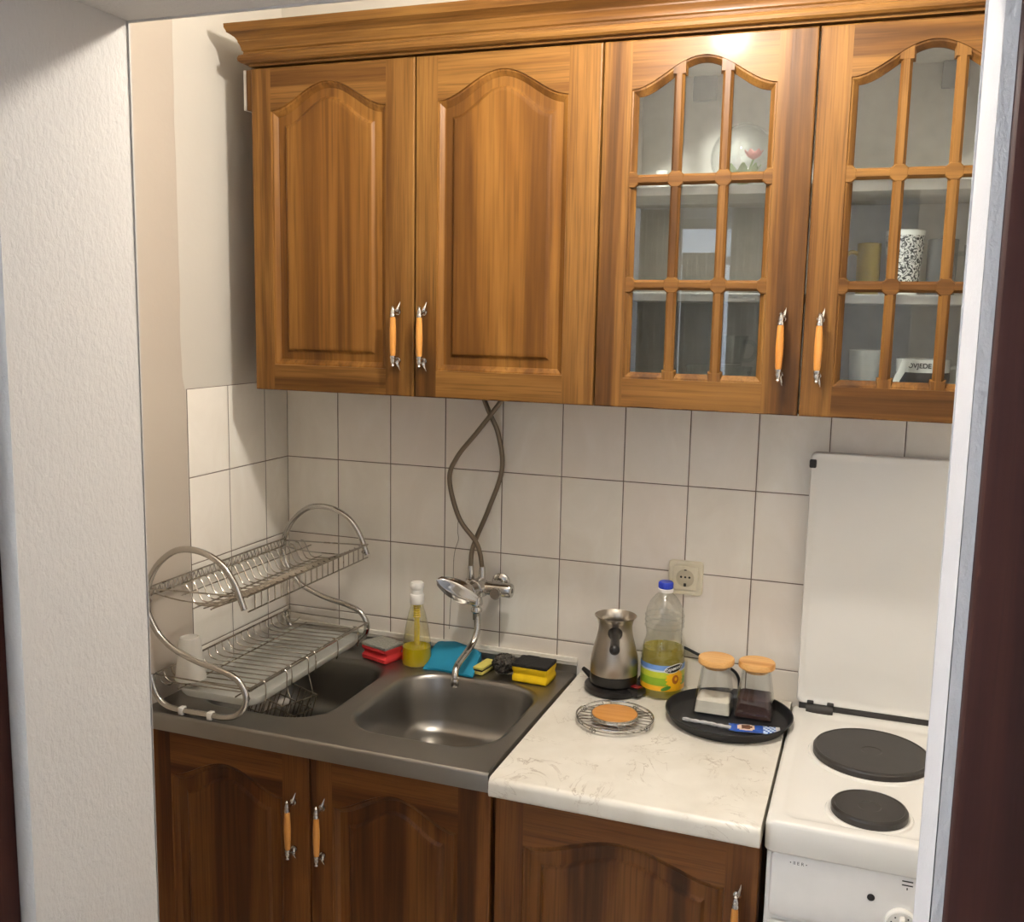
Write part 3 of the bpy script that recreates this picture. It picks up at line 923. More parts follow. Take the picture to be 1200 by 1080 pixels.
for x in (CX0 + .08, CX1 - .08): tube(bm, [(x, -0.615, 0.60), (x, -0.58, 0.60)], 0.006, 10)
mesh_obj('handle', bm, 'chrome', od)

# ------------------------------------------------------------------ TAP
tap = thing('mixer_tap', 'chrome wall mixer tap with a leaf-shaped lever and two braided hoses', 'tap', (0.58, 0, 1.01))
bm = bmesh.new()
lathe(bm, [(0.022, -0.002), (0.023, -0.010), (0.018, -0.014), (0.0125, -0.016), (0.0125, -0.06)], (0.604, 0, 1.014), 28, axis='y')
lathe(bm, [(0.012, -0.045), (0.0155, -0.040), (0.0165, 0.0), (0.017, 0.03), (0.0175, 0.052), (0.0155, 0.055), (0.006, 0.0555), (0.0055, 0.052), (0.001, 0.052)], (0.598, -0.063, 1.012), 28, axis='x')
lathe(bm, [(0.012, 0.018), (0.0145, 0.012), (0.0145, -0.004), (0.012, -0.008)], (0.618, -0.08, 1.006), 24, axis='y')
# cartridge housing
Rm = Matrix.Translation((0.568, -0.068, 1.010)) @ Matrix.Rotation(math.radians(-24), 4, 'Z') @ Matrix.Rotation(math.radians(8), 4, 'X')
tmp = bmesh.new(); lathe(tmp, [(0.020, 0.02), (0.024, 0.012), (0.0245, -0.010), (0.022, -0.012), (0.0245, -0.015), (0.0235, -0.030), (0.017, -0.036), (0.001, -0.037)], (0, 0, 0), 32, axis='y')
merge(bm, tmp, lambda c: Rm @ c)
# outlet collar and hose unions
lathe(bm, [(0.012, 0.03), (0.0145, 0.016), (0.0150, 0.008), (0.011, 0.003), (0.011, 0.0), (0.0135, -0.004), (0.0135, -0.010), (0.0095, -0.014), (0.009, -0.03)], (0.571, -0.083, 0.968), 24)
for x in (0.541, 0.571):
    lathe(bm, [(0.012, -0.012), (0.012, 0.004), (0.0095, 0.006), (0.0085, 0.016), (0.0075, 0.034), (0.0065, 0.038)], (x, -0.05, 1.022), 6 if x > 9 else 20)
mesh_obj('body', bm, 'chrome', tap, angle=40)
# lever: pointed, ribbed leaf
bm = bmesh.new()
a, b = Vector((0.575, -0.098, 0.992)), Vector((0.496, -0.150, 1.044))
ax = (b - a).normalized(); side = ax.cross(Vector((-.38, .88, -.28))).normalized(); up = side.cross(ax)
if up.y > 0: up = -up
rings = []
for i in range(17):
    t = i / 16
    w = 0.0035 + 0.0195 * math.sin(PI * min(1, 0.16 + 0.84 * t * 0.95)) ** 0.8
    th = 0.0085 * (1 - 0.55 * t)
    if i == 16: w *= 0.35; th *= 0.4
    c = a + (b - a) * t + up * (0.006 * math.sin(PI * t))
    ring = []
    for k in range(24):
        g = 2 * PI * k / 24
        rr = 1 + 0.09 * math.cos(6 * g)
        ring.append(c + side * (w * math.cos(g) * rr) + up * (th * math.sin(g) * rr))
    rings.append(ring)
loft(bm, rings, 0, True, True)
mesh_obj('lever', bm, 'chrome', tap, angle=60)
bm = bmesh.new()
sp = spline([(0.571, -0.083, 0.96), (0.574, -0.085, 0.935), (0.5765, -0.09, 0.914), (0.573, -0.105, 0.889), (0.567, -0.135, 0.870), (0.566, -0.165, 0.862), (0.568, -0.192, 0.856), (0.570, -0.207, 0.842), (0.571, -0.210, 0.826)], 5)
tube(bm, sp, 0.0078, 14)
lathe(bm, [(0.0085, 0.0), (0.0092, 0.002), (0.0092, 0.016), (0.008, 0.018)], (0.571, -0.210, 0.815), 18)
mesh_obj('spout', bm, 'chrome', tap)
h1 = [(0.541, -0.050, 1.055), (0.541, -0.045, 1.089), (0.548, -0.036, 1.123), (0.579, -0.030, 1.202), (0.607, -0.022, 1.295), (0.598, -0.026, 1.379), (0.575, -0.034, 1.436), (0.560, -0.034, 1.47), (0.556, -0.034, 1.486)]
h2 = [(0.571, -0.050, 1.055), (0.567, -0.056, 1.094), (0.553, -0.056, 1.125), (0.508, -0.050, 1.176), (0.482, -0.048, 1.266), (0.501, -0.048, 1.321), (0.552, -0.052, 1.383), (0.590, -0.050, 1.432), (0.612, -0.045, 1.465), (0.618, -0.042, 1.486)]
for h in (h1, h2):
    bm = bmesh.new(); tube(bm, spline(h, 8), 0.0058, 12); mesh_obj('hose', bm, 'hose', tap)

# ------------------------------------------------------------------ SOCKET
so = thing('wall_socket', 'ivory earthed wall socket on the tiles above the worktop', 'socket', (1.054, -0.0015, 1.0745))
sx, sz = 1.054, 1.0745
bm = bmesh.new()
def sq(e, y, r=0.008, h=0.0395): return [(sx + q[0], y, sz + q[1]) for q in rrect(0, 0, h - e, h - e, r, 0, 5)]
loft(bm, [sq(0, -0.001), sq(0, -0.007), sq(0.002, -0.010), sq(0.007, -0.0105), sq(0.009, -0.009)], 0, True, True)
mesh_obj('frame', bm, 'socket', so)
bm = bmesh.new()
loft(bm, [sq(0, -0.0085, 0.003, 0.0275), sq(0, -0.0115, 0.003, 0.0275), sq(0.001, -0.0122, 0.003, 0.0275)], 0, True, False)
ring_out = sq(0.001, -0.0122, 0.003, 0.0275)
n = 24
lathe(bm, [(0.0205, -0.0122), (0.0200, -0.0123), (0.0195, -0.0115), (0.0192, -0.0100), (0.0005, -0.0100)], (sx, 0, sz), 32, 1, False, True, 'y')
vo = [bm.verts.new(p) for p in ring_out]
vi = [bm.verts.new((sx + 0.0205 * math.cos(2 * PI * k / n), -0.0122, sz + 0.0205 * math.sin(2 * PI * k / n))) for k in range(n)]
ee = [bm.edges.new((vo[i], vo[(i + 1) % len(vo)])) for i in range(len(vo))] + [bm.edges.new((vi[i], vi[(i + 1) % n])) for i in range(n)]
bmesh.ops.triangle_fill(bm, edges=ee, use_beauty=True)
for dx in (-0.0095, 0.0095): lathe(bm, [(0.0026, -0.0104), (0.0026, -0.0094)], (sx + dx, 0, sz + 0.002), 14, 2, axis='y')
lathe(bm, [(0.0024, -0.0104), (0.0022, -0.0094)], (sx, 0, sz + 0.002), 14, 2, axis='y')
box(bm, sx - 0.003, sx + 0.003, -0.0128, -0.0095, sz - 0.0195, sz - 0.012, 0.001, 2)
box(bm, sx - 0.003, sx + 0.003, -0.0128, -0.0095, sz + 0.0175, sz + 0.0205, 0.001, 2)
mesh_obj('socket_insert', bm, ['socket', 'socket_dark', 'black_plastic'], so, smooth=False)

# ------------------------------------------------------------------ DISH RACK
rack = thing('dish_rack', 'two-tier chrome wire dish rack with S-shaped ends on the sink', 'rack', (0.13, -0.31, SZ))
FP = [(.020, .888), (.022, .872), (.029, .850), (.046, .829), (.075, .819), (.12, .819), (.163, .819), (.205, .820), (.236, .830), (.254, .852), (.258, .879), (.237, .908), (.195, .922),
      (.138, .933), (.08, .953), (.043, .980), (.020, 1.017), (.0145, 1.045), (.020, 1.083), (.044, 1.127), (.085, 1.161), (.125, 1.171), (.169, 1.166), (.209, 1.145), (.237, 1.110), (.259, 1.058)]
RY0, RY1 = -0.572, -0.05
for y in (RY0, RY1):
    bm = bmesh.new()
    tube(bm, spline([(x, y, z) for x, z in FP], 4), 0.0068, 14)
    for p in ((.020, .888), (.258, .879), (.0155, 1.06), (.252, 1.078)):
        s = 1 if y == RY0 else -1
        lathe(bm, [(0.004, -0.004), (0.0052, 0.0), (0.004, 0.004)], (p[0], y + s * 0.006, p[1] - 0.012), 12, axis='y')
    fr = mesh_obj('end_frame', bm, 'chrome', rack)
    for x in (.098, .170):
        bm = bmesh.new(); box(bm, x - .006, x + .006, y - .0075, y + .0075, SZ + .0005, SZ + .017, .0015)
        mesh_obj('foot_clip', bm, 'white_plastic', fr)
W = 0.0016
# upper tier: plate holder
bm = bmesh.new()
for x, z, r in ((.022, 1.079, .0022), (.022, 1.060, .0022), (.173, 1.047, .0018), (.130, 1.044, .0018), (.264, 1.086, .0024), (.264, 1.053, .0018), (.101, 1.069, .0016)):
    tube(bm, [(x, RY0 + .006, z), (x, RY1 - .006, z)], r, 6)
n = 20
for i in range(n):
    y = RY0 + .03 + (RY1 - RY0 - .06) * i / (n - 1)
    tube(bm, spline([(.086, y, 1.086), (.094, y, 1.084), (.102, y, 1.071), (.110, y, 1.055), (.124, y, 1.045), (.173, y, 1.048)], 3), W, 6)
    tube(bm, [(.252, y, 1.086), (.264, y, 1.084), (.264, y, 1.053)], W, 6)
m_ = 34
for i in range(m_):
    y = RY0 + .012 + (RY1 - RY0 - .03) * i / m_
    dy = (RY1 - RY0 - .03) / m_
    tube(bm, [(.022, y, 1.060), (.022, y + dy / 2, 1.079), (.022, y + dy, 1.060)], .0014, 5)
    # mesh of crossing wires on the right side of the tier
    for s in (1, -1):
        ya, yb = (y, y + 3.4 * dy) if s > 0 else (y + 3.4 * dy, y)
        if max(ya, yb) < RY1 - .05:
            tube(bm, [(.150, ya, 1.045), (.264, yb, 1.086)], .0014, 5)
for y in (RY1 - .03, RY1 - .05, RY1 - .07, RY0 + .012, RY0 + .03):
    tube(bm, [(.173, y, 1.048), (.264, y, 1.086)], W, 6)
for y in (RY0 + .006, RY1 - .006):
    tube(bm, [(.020, y, 1.074), (.264, y, 1.084)], .0018, 6)
    tube(bm, spline([(.022, y + (.01 if y < -.3 else -.01), 1.062), (.09, y + (.01 if y < -.3 else -.01), 1.054), (.19, y + (.01 if y < -.3 else -.01), 1.055)], 3), W, 6)
mesh_obj('upper_tier', bm, 'wire', rack)
# lower tier
bm = bmesh.new()
for x, z, r in ((.028, .889, .0024), (.085, .862, .0018), (.228, .866, .0018), (.263, .884, .0024)):
    tube(bm, [(x, RY0 + .006, z), (x, RY1 - .006, z)], r, 6)
n = 19
for i in range(n):
    y = RY0 + .03 + (RY1 - RY0 - .06) * i / (n - 1)
    tube(bm, spline([(.028, y, .889), (.033, y, .872), (.05, y, .8645), (.085, y, .8645), (.228, y, .8685)], 3), W, 6)
for i in range(5):
    y = RY0 + .06 + (RY1 - RY0 - .12) * i / 4
    tube(bm, spline([(.252, y, .887), (.263, y, .886), (.266, y, .872), (.266, y, .850), (.262, y, .838)], 3), W, 6)
for y in (RY0 + .008, RY1 - .008):
    tube(bm, [(.022, y, .886), (.263, y, .884)], .0018, 6)
    s = 1 if y < -.3 else -1
    tube(bm, spline([(.033, y, .886), (.036, y + s * .006, .868), (.05, y + s * .010, .862), (.062, y + s * .006, .868), (.066, y, .874)], 4), W, 6)
mesh_obj('lower_tier', bm, 'wire', rack)
bm = bmesh.new()
cx, cy = .160, (RY0 + RY1) / 2
prof = [(0.0, .856), (0.001, .846), (0.006, .838), (0.014, .836), (0.04, .836)]
loft(bm, [rrect(cx, cy, .100 - d, (.236 - d), .03, z, 6) for d, z in prof], 0, False, True)
prof = [(0.002, .856), (0.003, .847), (0.008, .840), (0.016, .838), (0.04, .838)]
loft(bm, [rrect(cx, cy, .100 - d, (.236 - d), .03, z, 6) for d, z in prof], 0, False, True)
loft(bm, [rrect(cx, cy, .101, .237, .03, .856, 6), rrect(cx, cy, .097, .233, .03, .856, 6)], 0)
loft(bm, [rrect(cx, cy, .102, .238, .03, z, 6) for z in (.8535, .857)], 0)
mesh_obj('drip_tray', bm, 'tray_plastic', rack)
# plastic cup upside down on the lower tier
bm = bmesh.new()
lathe(bm, [(.029, .0), (.0335, .001), (.0335, .004), (.0315, .012), (.0225, .088), (.0205, .093), (.0175, .094), (.0165, .0915), (.001, .0910)], (.076, -.513, .8665), 36)
tag(mesh_obj('plastic_cup', bm, 'cup_plastic'), 'white plastic cup turned upside down on the lower tier of the dish rack', 'cup')
# cutlery basket in the left bowl, hooked on the rack
bk = thing('cutlery_basket', 'small wire cutlery basket hooked on the dish rack and hanging into the left sink bowl', 'basket', (.25, -.38, .69))
bm = bmesh.new()
Rb = Matrix.Translation((.222, -.405, .768)) @ Matrix.Rotation(math.radians(-10), 4, 'X') @ Matrix.Rotation(math.radians(14), 4, 'Y')
def tb_(pts, r=.0015, closed=False): tube(bm, [Rb @ Vector(p) for p in pts], r, 6, 0, closed)
hx, hy, hz = .046, .072, .050
for z in (-hz, -.02, hz * .3, hz):
    tb_([(-hx, -hy, z), (hx, -hy, z), (hx, hy, z), (-hx, hy, z)], .0018, True)
for i in range(9):
    y = -hy + 2 * hy * i / 8
    tb_([(-hx, y, hz), (-hx, y, -hz), (hx, y, -hz), (hx, y, hz)])
for i in range(1, 6):
    x = -hx + 2 * hx * i / 6
    tb_([(x, -hy, hz), (x, -hy, -hz), (x, hy, -hz), (x, hy, hz)])
mesh_obj('wire_frame', bm, 'wire', bk)
for s in (-1, 1):
    bm = bmesh.new()
    p0 = Rb @ Vector((hx, s * .045, hz))
    tube(bm, spline([p0, (p0.x + .004, p0.y, p0.z + .012), (.2735, p0.y, .850), (.2735, p0.y, .880), (.2690, p0.y, .8885), (.2630, p0.y, .8890), (.2590, p0.y, .884)], 4), .0014, 6)
    mesh_obj('hook', bm, 'wire', bk)

# ------------------------------------------------------------------ SPONGES AND CLEANING THINGS
def sponge(name, label, cx, cy, rot, hx, hy, h, z0, mats, groove, top_h=0.008):
    t = thing(name, label, 'sponge', (cx, cy, z0))
    R = Matrix.Translation((cx, cy, z0)) @ Matrix.Rotation(rot, 4, 'Z')
    bm = bmesh.new()
    g = groove
    hb = h - top_h
    prof = [(.003, 0), (0, .003), (0, hb * .32), (g, hb * .48), (g, hb * .62), (0, hb * .80), (0, hb)]
    rings = [[R @ Vector((q[0] * 1.0, q[1], z)) for q in rrect(0, 0, hx - e * .4, hy - e, .006, 0, 4)] for e, z in prof]
    loft(bm, rings, 0, True, True)
    b = mesh_obj('foam', bm, mats[0], t)
    bm = bmesh.new()
    N = 14
    tmp = bmesh.new()
    box(tmp, -hx, hx, -hy, hy, hb, h, .002)
    bmesh.ops.subdivide_edges(tmp, edges=[e for e in tmp.edges if e.calc_length() > .02], cuts=10, use_grid_fill=True)
    def dsp(c):
        k = noise.noise(Vector((c.x * 90 + cx * 50, c.y * 90, c.z * 60)))
        return R @ Vector((c.x * (1 + .03 * k), c.y * (1 + .03 * k), c.z + .0018 * k * (1 if c.z > hb + .003 else 0)))
    merge(bm, tmp, dsp)
    mesh_obj('scourer_pad', bm, mats[1], t)
    return t
sponge('sponge', 'red kitchen sponge with a grey scouring pad at the back of the sink', .325, -.092, math.radians(-18), .042, .034, .042, SZ + .0005, ('red', 'greyscour'), .006)
sponge('sponge', 'yellow sponge with a black scouring pad at the right end of the sink', .720, -.083, math.radians(-2), .044, .036, .044, SZ + .0005, ('yellow', 'blackscour'), .0035)
# folded blue cloth: soft wedge
bm = bmesh.new()
NX, NY = 14, 10
top, bot = [], []
for j in range(NY + 1):
    rt, rb = [], []
    for i in range(NX + 1):
        u, v = i / NX, j / NY
        x = .452 + .120 * u + .012 * (1 - v) * u + (.0) * v
        y = -.128 + .100 * v + .006 * math.sin(u * 5)
        x += -.006 * v
        h = .004 + .036 * math.sin(min(1, v * 1.05) * PI * .52) ** 1.2 * (1 - .35 * max(0, u - .62) / .38) + .0025 * noise.noise(Vector((u * 4, v * 4, 1)))
        e = min(u, 1 - u) * NX
        h = h if e > 0.5 else h - .003
        rt.append((x, y, SZ + .002 + h)); rb.append((x, y, SZ + .0008))
    top.append(rt); bot.append(rb)
loft(bm, top, 0, closed=False); loft(bm, bot, 0, closed=False)
per = lambda G: [G[0][i] for i in range(NX + 1)] + [G[j][NX] for j in range(1, NY + 1)] + [G[NY][i] for i in range(NX - 1, -1, -1)] + [G[j][0] for j in range(NY - 1, 0, -1)]
loft(bm, [per(bot), per(top)], 0)
bmesh.ops.remove_doubles(bm, verts=bm.verts, dist=1e-5)
tag(mesh_obj('cleaning_cloth', bm, 'blue'), 'blue folded cleaning cloth lying behind the tap spout', 'cloth')
t = thing('sponge', 'flat pale yellow sponge half hidden behind the blue cloth', 'sponge', (.585, -.075, SZ))
bm = bmesh.new()
Rg = Matrix.Translation((.592, -.078, SZ + .0055)) @ Matrix.Rotation(math.radians(-8), 4, 'Z')
box(bm, -.013, .013, -.035, .035, -.0045, .0045, .002, 0, mtx=Rg)
mesh_obj('foam', bm, 'paleyellow', t)
bm = bmesh.new(); box(bm, -.013, .013, -.035, .035, .0047, .0072, .001, 0, mtx=Rg); mesh_obj('scourer_pad', bm, 'blackscour', t)
bm = bmesh.new(); box(bm, -.013, .013, -.034, .034, .0074, .0145, .002, 0, mtx=Rg); mesh_obj('foam', bm, 'paleyellow', t)
# steel wool: a loose ball of curled wire
bm = bmesh.new()
rs = random.Random(3)
wc = Vector((.643, -.078, SZ + .0265))
for k in range(46):
    pts = []
    d = Vector((rs.gauss(0, 1), rs.gauss(0, 1), rs.gauss(0, 1))).normalized()
    for i in range(9):
        d = (d + 0.75 * Vector((rs.gauss(0, 1), rs.gauss(0, 1), rs.gauss(0, 1)))).normalized()
        rr = rs.uniform(.62, 1.0)
        pts.append(wc + Vector((d.x * .031 * rr, d.y * .030 * rr, d.z * .0235 * rr)))
    tube(bm, spline(pts, 3), .0013, 4)
tmp = bmesh.new(); bmesh.ops.create_icosphere(tmp, subdivisions=4, radius=1)
merge(bm, tmp, lambda c: wc + Vector((c.x * .027, c.y * .026, c.z * .022)) * (1 + .30 * noise.noise(c * 4) + .22 * noise.noise(c * 11)))
tag(mesh_obj('steel_wool', bm, 'wool', angle=80), 'crumpled black steel wool scourer beside the yellow sponge', 'scourer')
# dish soap bottle
bx, by = .421, -.098
sb = thing('soap_bottle', 'clear conical bottle of yellow dish soap with a white cap', 'bottle', (bx, by, SZ))
bm = bmesh.new()
pr = [(.033, .0008), (.0365, .003), (.0375, .008), (.0365, .03), (.034, .06), (.0275, .10), (.021, .13), (.0155, .148), (.0145, .157)]
lathe(bm, pr, (bx, by, SZ), 40, 0, True, False)
mesh_obj('bottle_body', bm, 'soapglass', sb)
bm = bmesh.new()
lathe(bm, [(.031, .003), (.0345, .006), (.0355, .010), (.0346, .030), (.0338, .047), (.001, .047)], (bx, by, SZ), 40)
mesh_obj('soap', bm, 'soap', sb)
bm = bmesh.new()
lathe(bm, [(.0065, .05), (.0068, .09), (.006, .13), (.009, .150)], (bx, by, SZ), 16, 0, False, False)
for k in range(5): lathe(bm, [(.0070, .118 + k * .006), (.0095, .121 + k * .006), (.0070, .124 + k * .006)], (bx, by, SZ), 16, 0, False, False)
mesh_obj('pump_tube', bm, 'soap', sb)
bm = bmesh.new()
lathe(bm, [(.0165, .154), (.0172, .156), (.0172, .176), (.016, .178), (.0145, .179), (.0145, .190), (.0155, .191), (.0168, .194), (.0168, .203), (.0145, .207), (.001, .208)], (bx, by, SZ), 32)
mesh_obj('cap', bm, 'white_plastic', sb)

# ------------------------------------------------------------------ WORKTOP THINGS
TZ = 0.8155
# coffee pot
kx, ky = .914, -.088
kt = thing('coffee_pot', 'brushed steel electric coffee pot standing on its black base', 'coffee pot', (kx, ky, TZ))
bm = bmesh.new()
lathe(bm, [(.062, .0), (.0665, .003), (.0675, .008), (.066, .014), (.059, .018), (.054, .019), (.001, .019)], (kx, ky, TZ), 44)
box(bm, -.017, .017, -.02, .02, .004, .021, .005, 0, mtx=Matrix.Translation((kx + .058, ky - .022, TZ)) @ Matrix.Rotation(math.radians(-20), 4, 'Z'))
tube(bm, spline([(kx - .052, ky + .02, TZ + .012), (kx - .068, ky + .028, TZ + .02), (kx - .083, ky + .036, TZ + .027)], 4), [.009, .0085, .008, .0075, .007, .0065, .006, .0055, .005], 10)
bs = mesh_obj('power_base', bm, 'black_plastic', kt, angle=40)
M['redswitch'] = plain('dark_red_switch', srgb(110, 22, 26), 0.3)
bm = bmesh.new(); box(bm, -.012, .012, -.009, .009, .0205, .025, .002, 0, mtx=Matrix.Translation((kx + .058, ky - .022, TZ)) @ Matrix.Rotation(math.radians(-20), 4, 'Z'))
mesh_obj('switch', bm, 'redswitch', bs)
bm = bmesh.new()
lathe(bm, [(.050, .0195), (.0535, .021), (.0545, .026), (.0545, .044)], (kx, ky, TZ), 44, 0, True, False)
mesh_obj('heater_collar', bm, 'black_plastic', kt)
bm = bmesh.new()
pr = [(.0545, .0445), (.0548, .047), (.0545, .065), (.0525, .085), (.047, .108), (.0415, .128), (.0385, .145), (.0385, .155), (.041, .166), (.0455, .173), (.0475, .175), (.0478, .1765),
      (.0465, .1765), (.044, .1725), (.0395, .165), (.037, .155), (.037, .145), (.040, .128), (.0455, .108), (.051, .085), (.053, .06), (.05, .05), (.001, .049)]
lathe(bm, pr, (kx, ky, TZ), 52, 0, False, False)
mesh_obj('pot_body', bm, 'pot_steel', kt, angle=50)
bm = bmesh.new()
hd = Vector((.235, -.965, 0.06)).normalized()
p0 = Vector((kx, ky, TZ + .142)) + hd * .036
tube(bm, spline([p0, p0 + hd * .018 + Vector((0, 0, .001)), p0 + hd * .045, p0 + hd * .08 + Vector((0, 0, -.004)), p0 + hd * .105 + Vector((0, 0, -.009)), p0 + hd * .116 + Vector((0, 0, -.011))], 4),
     [.0165, .0155, .0140, .0125, .0115, .0105, .0100, .0098, .0097, .0097, .0098, .010, .0102, .0105, .011, .0115, .0115, .011, .009, .006, .002], 18)
mesh_obj('pot_handle', bm, 'black_plastic', kt, angle=60)
bm = bmesh.new()
cd = [(kx + .045, ky + .045, TZ + .010), (.975, -.022, .850), (.993, -.012, .885), (1.010, -.010, .905), (1.03, -.010, .915), (1.06, -.010, .910), (1.09, -.010, .899), (1.13, -.010, .887), (1.17, -.010, .873), (1.185, -.010, .855), (1.188, -.009, .828)]
tube(bm, spline(cd, 6), .0036, 8)
mesh_obj('power_cord', bm, 'black_plastic', kt)

# oil bottle
ox, oy = 1.0215, -.066
ob = thing('oil_bottle', 'clear plastic bottle of yellow cooking oil with a blue cap and sunflower label', 'bottle', (ox, oy, TZ))
bm = bmesh.new()
pr = [(.040, .0), (.0455, .002), (.0485, .007), (.0490, .014), (.0480, .018), (.0490, .021), (.0490, .082), (.0478, .086), (.0490, .090), (.0470, .105), (.0445, .120), (.0405, .132), (.0395, .142),
      (.0410, .152), (.0432, .165), (.0436, .178), (.0425, .187), (.0405, .200), (.0330, .216), (.0230, .229), (.0155, .236), (.0140, .240), (.0140, .246)]
lathe(bm, pr, (ox, oy, TZ), 48, 0, True, False)
for zz in (.160, .172, .184):
    lathe(bm, [(.0435, zz - .002), (.0446, zz), (.0435, zz + .002)], (ox, oy, TZ), 48, 0, False, False)
mesh_obj('bottle_body', bm, 'pet', ob, angle=60)
bm = bmesh.new()
lathe(bm, [(.038, .003), (.044, .004), (.0470, .009), (.0475, .014), (.0472, .082), (.0462, .086), (.0472, .091), (.0452, .105), (.0445, .111), (.001, .111)], (ox, oy, TZ), 48)
mesh_obj('oil', bm, 'oil', ob)
bm = bmesh.new()
lathe(bm, [(.0165, .238), (.0172, .240), (.0172, .2455), (.0155, .2465)], (ox, oy, TZ), 32, 1)
lathe(bm, [(.0158, .2465), (.0162, .248), (.0162, .259), (.0145, .2615), (.001, .262)], (ox, oy, TZ), 32, 0)
for k in range(32):
    a = 2 * PI * k / 32
    box(bm, -.0004, .0004, -.0004, .0004, .248, .259, 0, 0, mtx=Matrix.Translation((ox + .0163 * math.cos(a), oy + .0163 * math.sin(a), TZ)))
mesh_obj('cap', bm, ['bluecap', 'white_plastic'], ob)
# label wrapped on the front
RL = .0496
for nm, c in (('lab_blue', (110, 152, 214)), ('lab_pale', (196, 210, 224)), ('lab_green', (140, 176, 44)), ('lab_lime', (196, 206, 60)), ('lab_orange', (240, 176, 34)), ('lab_petal', (250, 190, 30)),
              ('lab_core', (186, 100, 36)), ('lab_leaf', (70, 128, 46)), ('lab_black', (16, 16, 16)), ('lab_white', (244, 244, 240))):
    M[nm] = plain(nm.replace('lab', 'label'), srgb(*c), 0.35, var=0.05, nscale=60)
A0 = math.radians(-78)       # direction of the label's middle (towards the room)
def wrap(u, v, lift=0.0):
    a = A0 + u / RL
    return Vector((ox + (RL + lift) * math.cos(a), oy + (RL + lift) * math.sin(a), TZ + v))
bm = bmesh.new()
bands = [(.022, .034, 4), (.034, .052, 3), (.052, .066, 2), (.066, .070, 1), (.070, .0815, 0)]
for z0, z1, mi in bands:
    N = 40
    loft(bm, [[wrap(-.075 + .15 * i / N, z) for i in range(N + 1)] for z in (z0, z1)], mi, closed=False)
def patch(outline, mi, lift, center=None):
    c = center or (sum(p[0] for p in outline) / len(outline), sum(p[1] for p in outline) / len(outline))
    vc = bm.verts.new(wrap(c[0], c[1], lift))
    mid = [bm.verts.new(wrap((p[0] + c[0]) / 2, (p[1] + c[1]) / 2, lift)) for p in outline]
    vs = [bm.verts.new(wrap(p[0], p[1], lift)) for p in outline]
    k = len(vs)
    for i in range(k):
        j = (i + 1) % k
        f = bm.faces.new((vc, mid[i], mid[j])); f.material_index = mi
        f = bm.faces.new((mid[i], vs[i], vs[j], mid[j])); f.material_index = mi
def ell(cx, cy, a, b, rot=0, n=28):
    return [(cx + a * math.cos(t) * math.cos(rot) - b * math.sin(t) * math.sin(rot), cy + a * math.cos(t) * math.sin(rot) + b * math.sin(t) * math.cos(rot)) for t in [2 * PI * i / n for i in range(n)]]
fx, fz = .030, .049
for k in range(16):
    a = 2 * PI * k / 16
    patch(ell(fx + .0155 * math.cos(a), fz + .0160 * math.sin(a), .0085, .0042, a, 14), 5, .0003 + .00004 * (k % 2))
patch(ell(fx, fz, .0085, .0105), 6, .0006)
patch(ell(fx + .001, fz + .001, .0035, .0045), 4, .0008)
patch(ell(.008, .029, .012, .0045, .35, 16), 7, .0004)
patch(ell(.027, .0745, .0245, .0095, .22), 9, .0004)
patch(ell(.027, .0745, .0228, .0080, .22), 8, .0007)
tb = text_bm('DIJAMANT', .0088, .00018)
ca, sa = math.cos(.22), math.sin(.22)
merge(bm, tb, lambda c: wrap(.027 + c.x * ca - c.y * sa, .0745 + c.x * sa + c.y * ca, .001), 9)
mesh_obj('label', bm, ['lab_blue', 'lab_pale', 'lab_lime', 'lab_green', 'lab_orange', 'lab_petal', 'lab_core', 'lab_leaf', 'lab_black', 'lab_white'], ob, angle=80)

# wire trivet with a wooden disc
tx, ty = .963, -.268
tv = thing('trivet', 'round chrome wire trivet with an orange wooden disc in the middle', 'trivet', (tx, ty, TZ))
bm = bmesh.new()
circ = lambda r, z, n=48: [(tx + r * math.cos(2 * PI * i / n), ty + r * math.sin(2 * PI * i / n), z) for i in range(n)]
tube(bm, circ(.081, TZ + .014), .0019, 8, 0, True)
tube(bm, circ(.079, TZ + .0065), .0014, 6, 0, True)
tube(bm, circ(.049, TZ + .0135), .0016, 8, 0, True)
for k in range(4):
    for off in (-.008, .008):
        a = 2 * PI * k / 4 + .5
        c, s = math.cos(a), math.sin(a)
        P_ = lambda r, z: (tx + r * c - off * s, ty + r * s + off * c, z)
        tube(bm, spline([P_(.046, TZ + .0125), P_(.062, TZ + .0125), P_(.079, TZ + .0135)], 3), .0014, 6)
for k in range(8):
    y = -.055 + .11 * k / 7
    L = math.sqrt(.079 ** 2 - y ** 2)
    tube(bm, [(tx - L, ty + y, TZ + .008), (tx + L, ty + y, TZ + .008)], .0011, 6)
for k in range(4):
    a = 2 * PI * k / 4 - .35
    f0 = Vector((tx + .079 * math.cos(a), ty + .079 * math.sin(a), TZ + .006))
    tn = Vector((-math.sin(a), math.cos(a), 0))
    tube(bm, [f0 + tn * (.0012 * i - .006) + Vector((math.cos(i * 1.2) * .004 * math.cos(a), math.cos(i * 1.2) * .004 * math.sin(a), .0002 + math.sin(i * 1.2) * .0045)) for i in range(12)], .0013, 6)
mesh_obj('wire_frame', bm, 'chrome', tv)
bm = bmesh.new(); lathe(bm, [(.046, .0148), (.0478, .0152), (.0478, .0195), (.0465, .0205), (.001, .0205)], (tx, ty, TZ), 48)
mesh_obj('wood_disc', bm, 'cork', tv)
bm = bmesh.new(); lathe(bm, [(.0482, .0145), (.0497, .0148), (.0497, .0192), (.0484, .0192)], (tx, ty, TZ), 48, 0, False, False)
mesh_obj('metal_band', bm, 'chrome', tv)

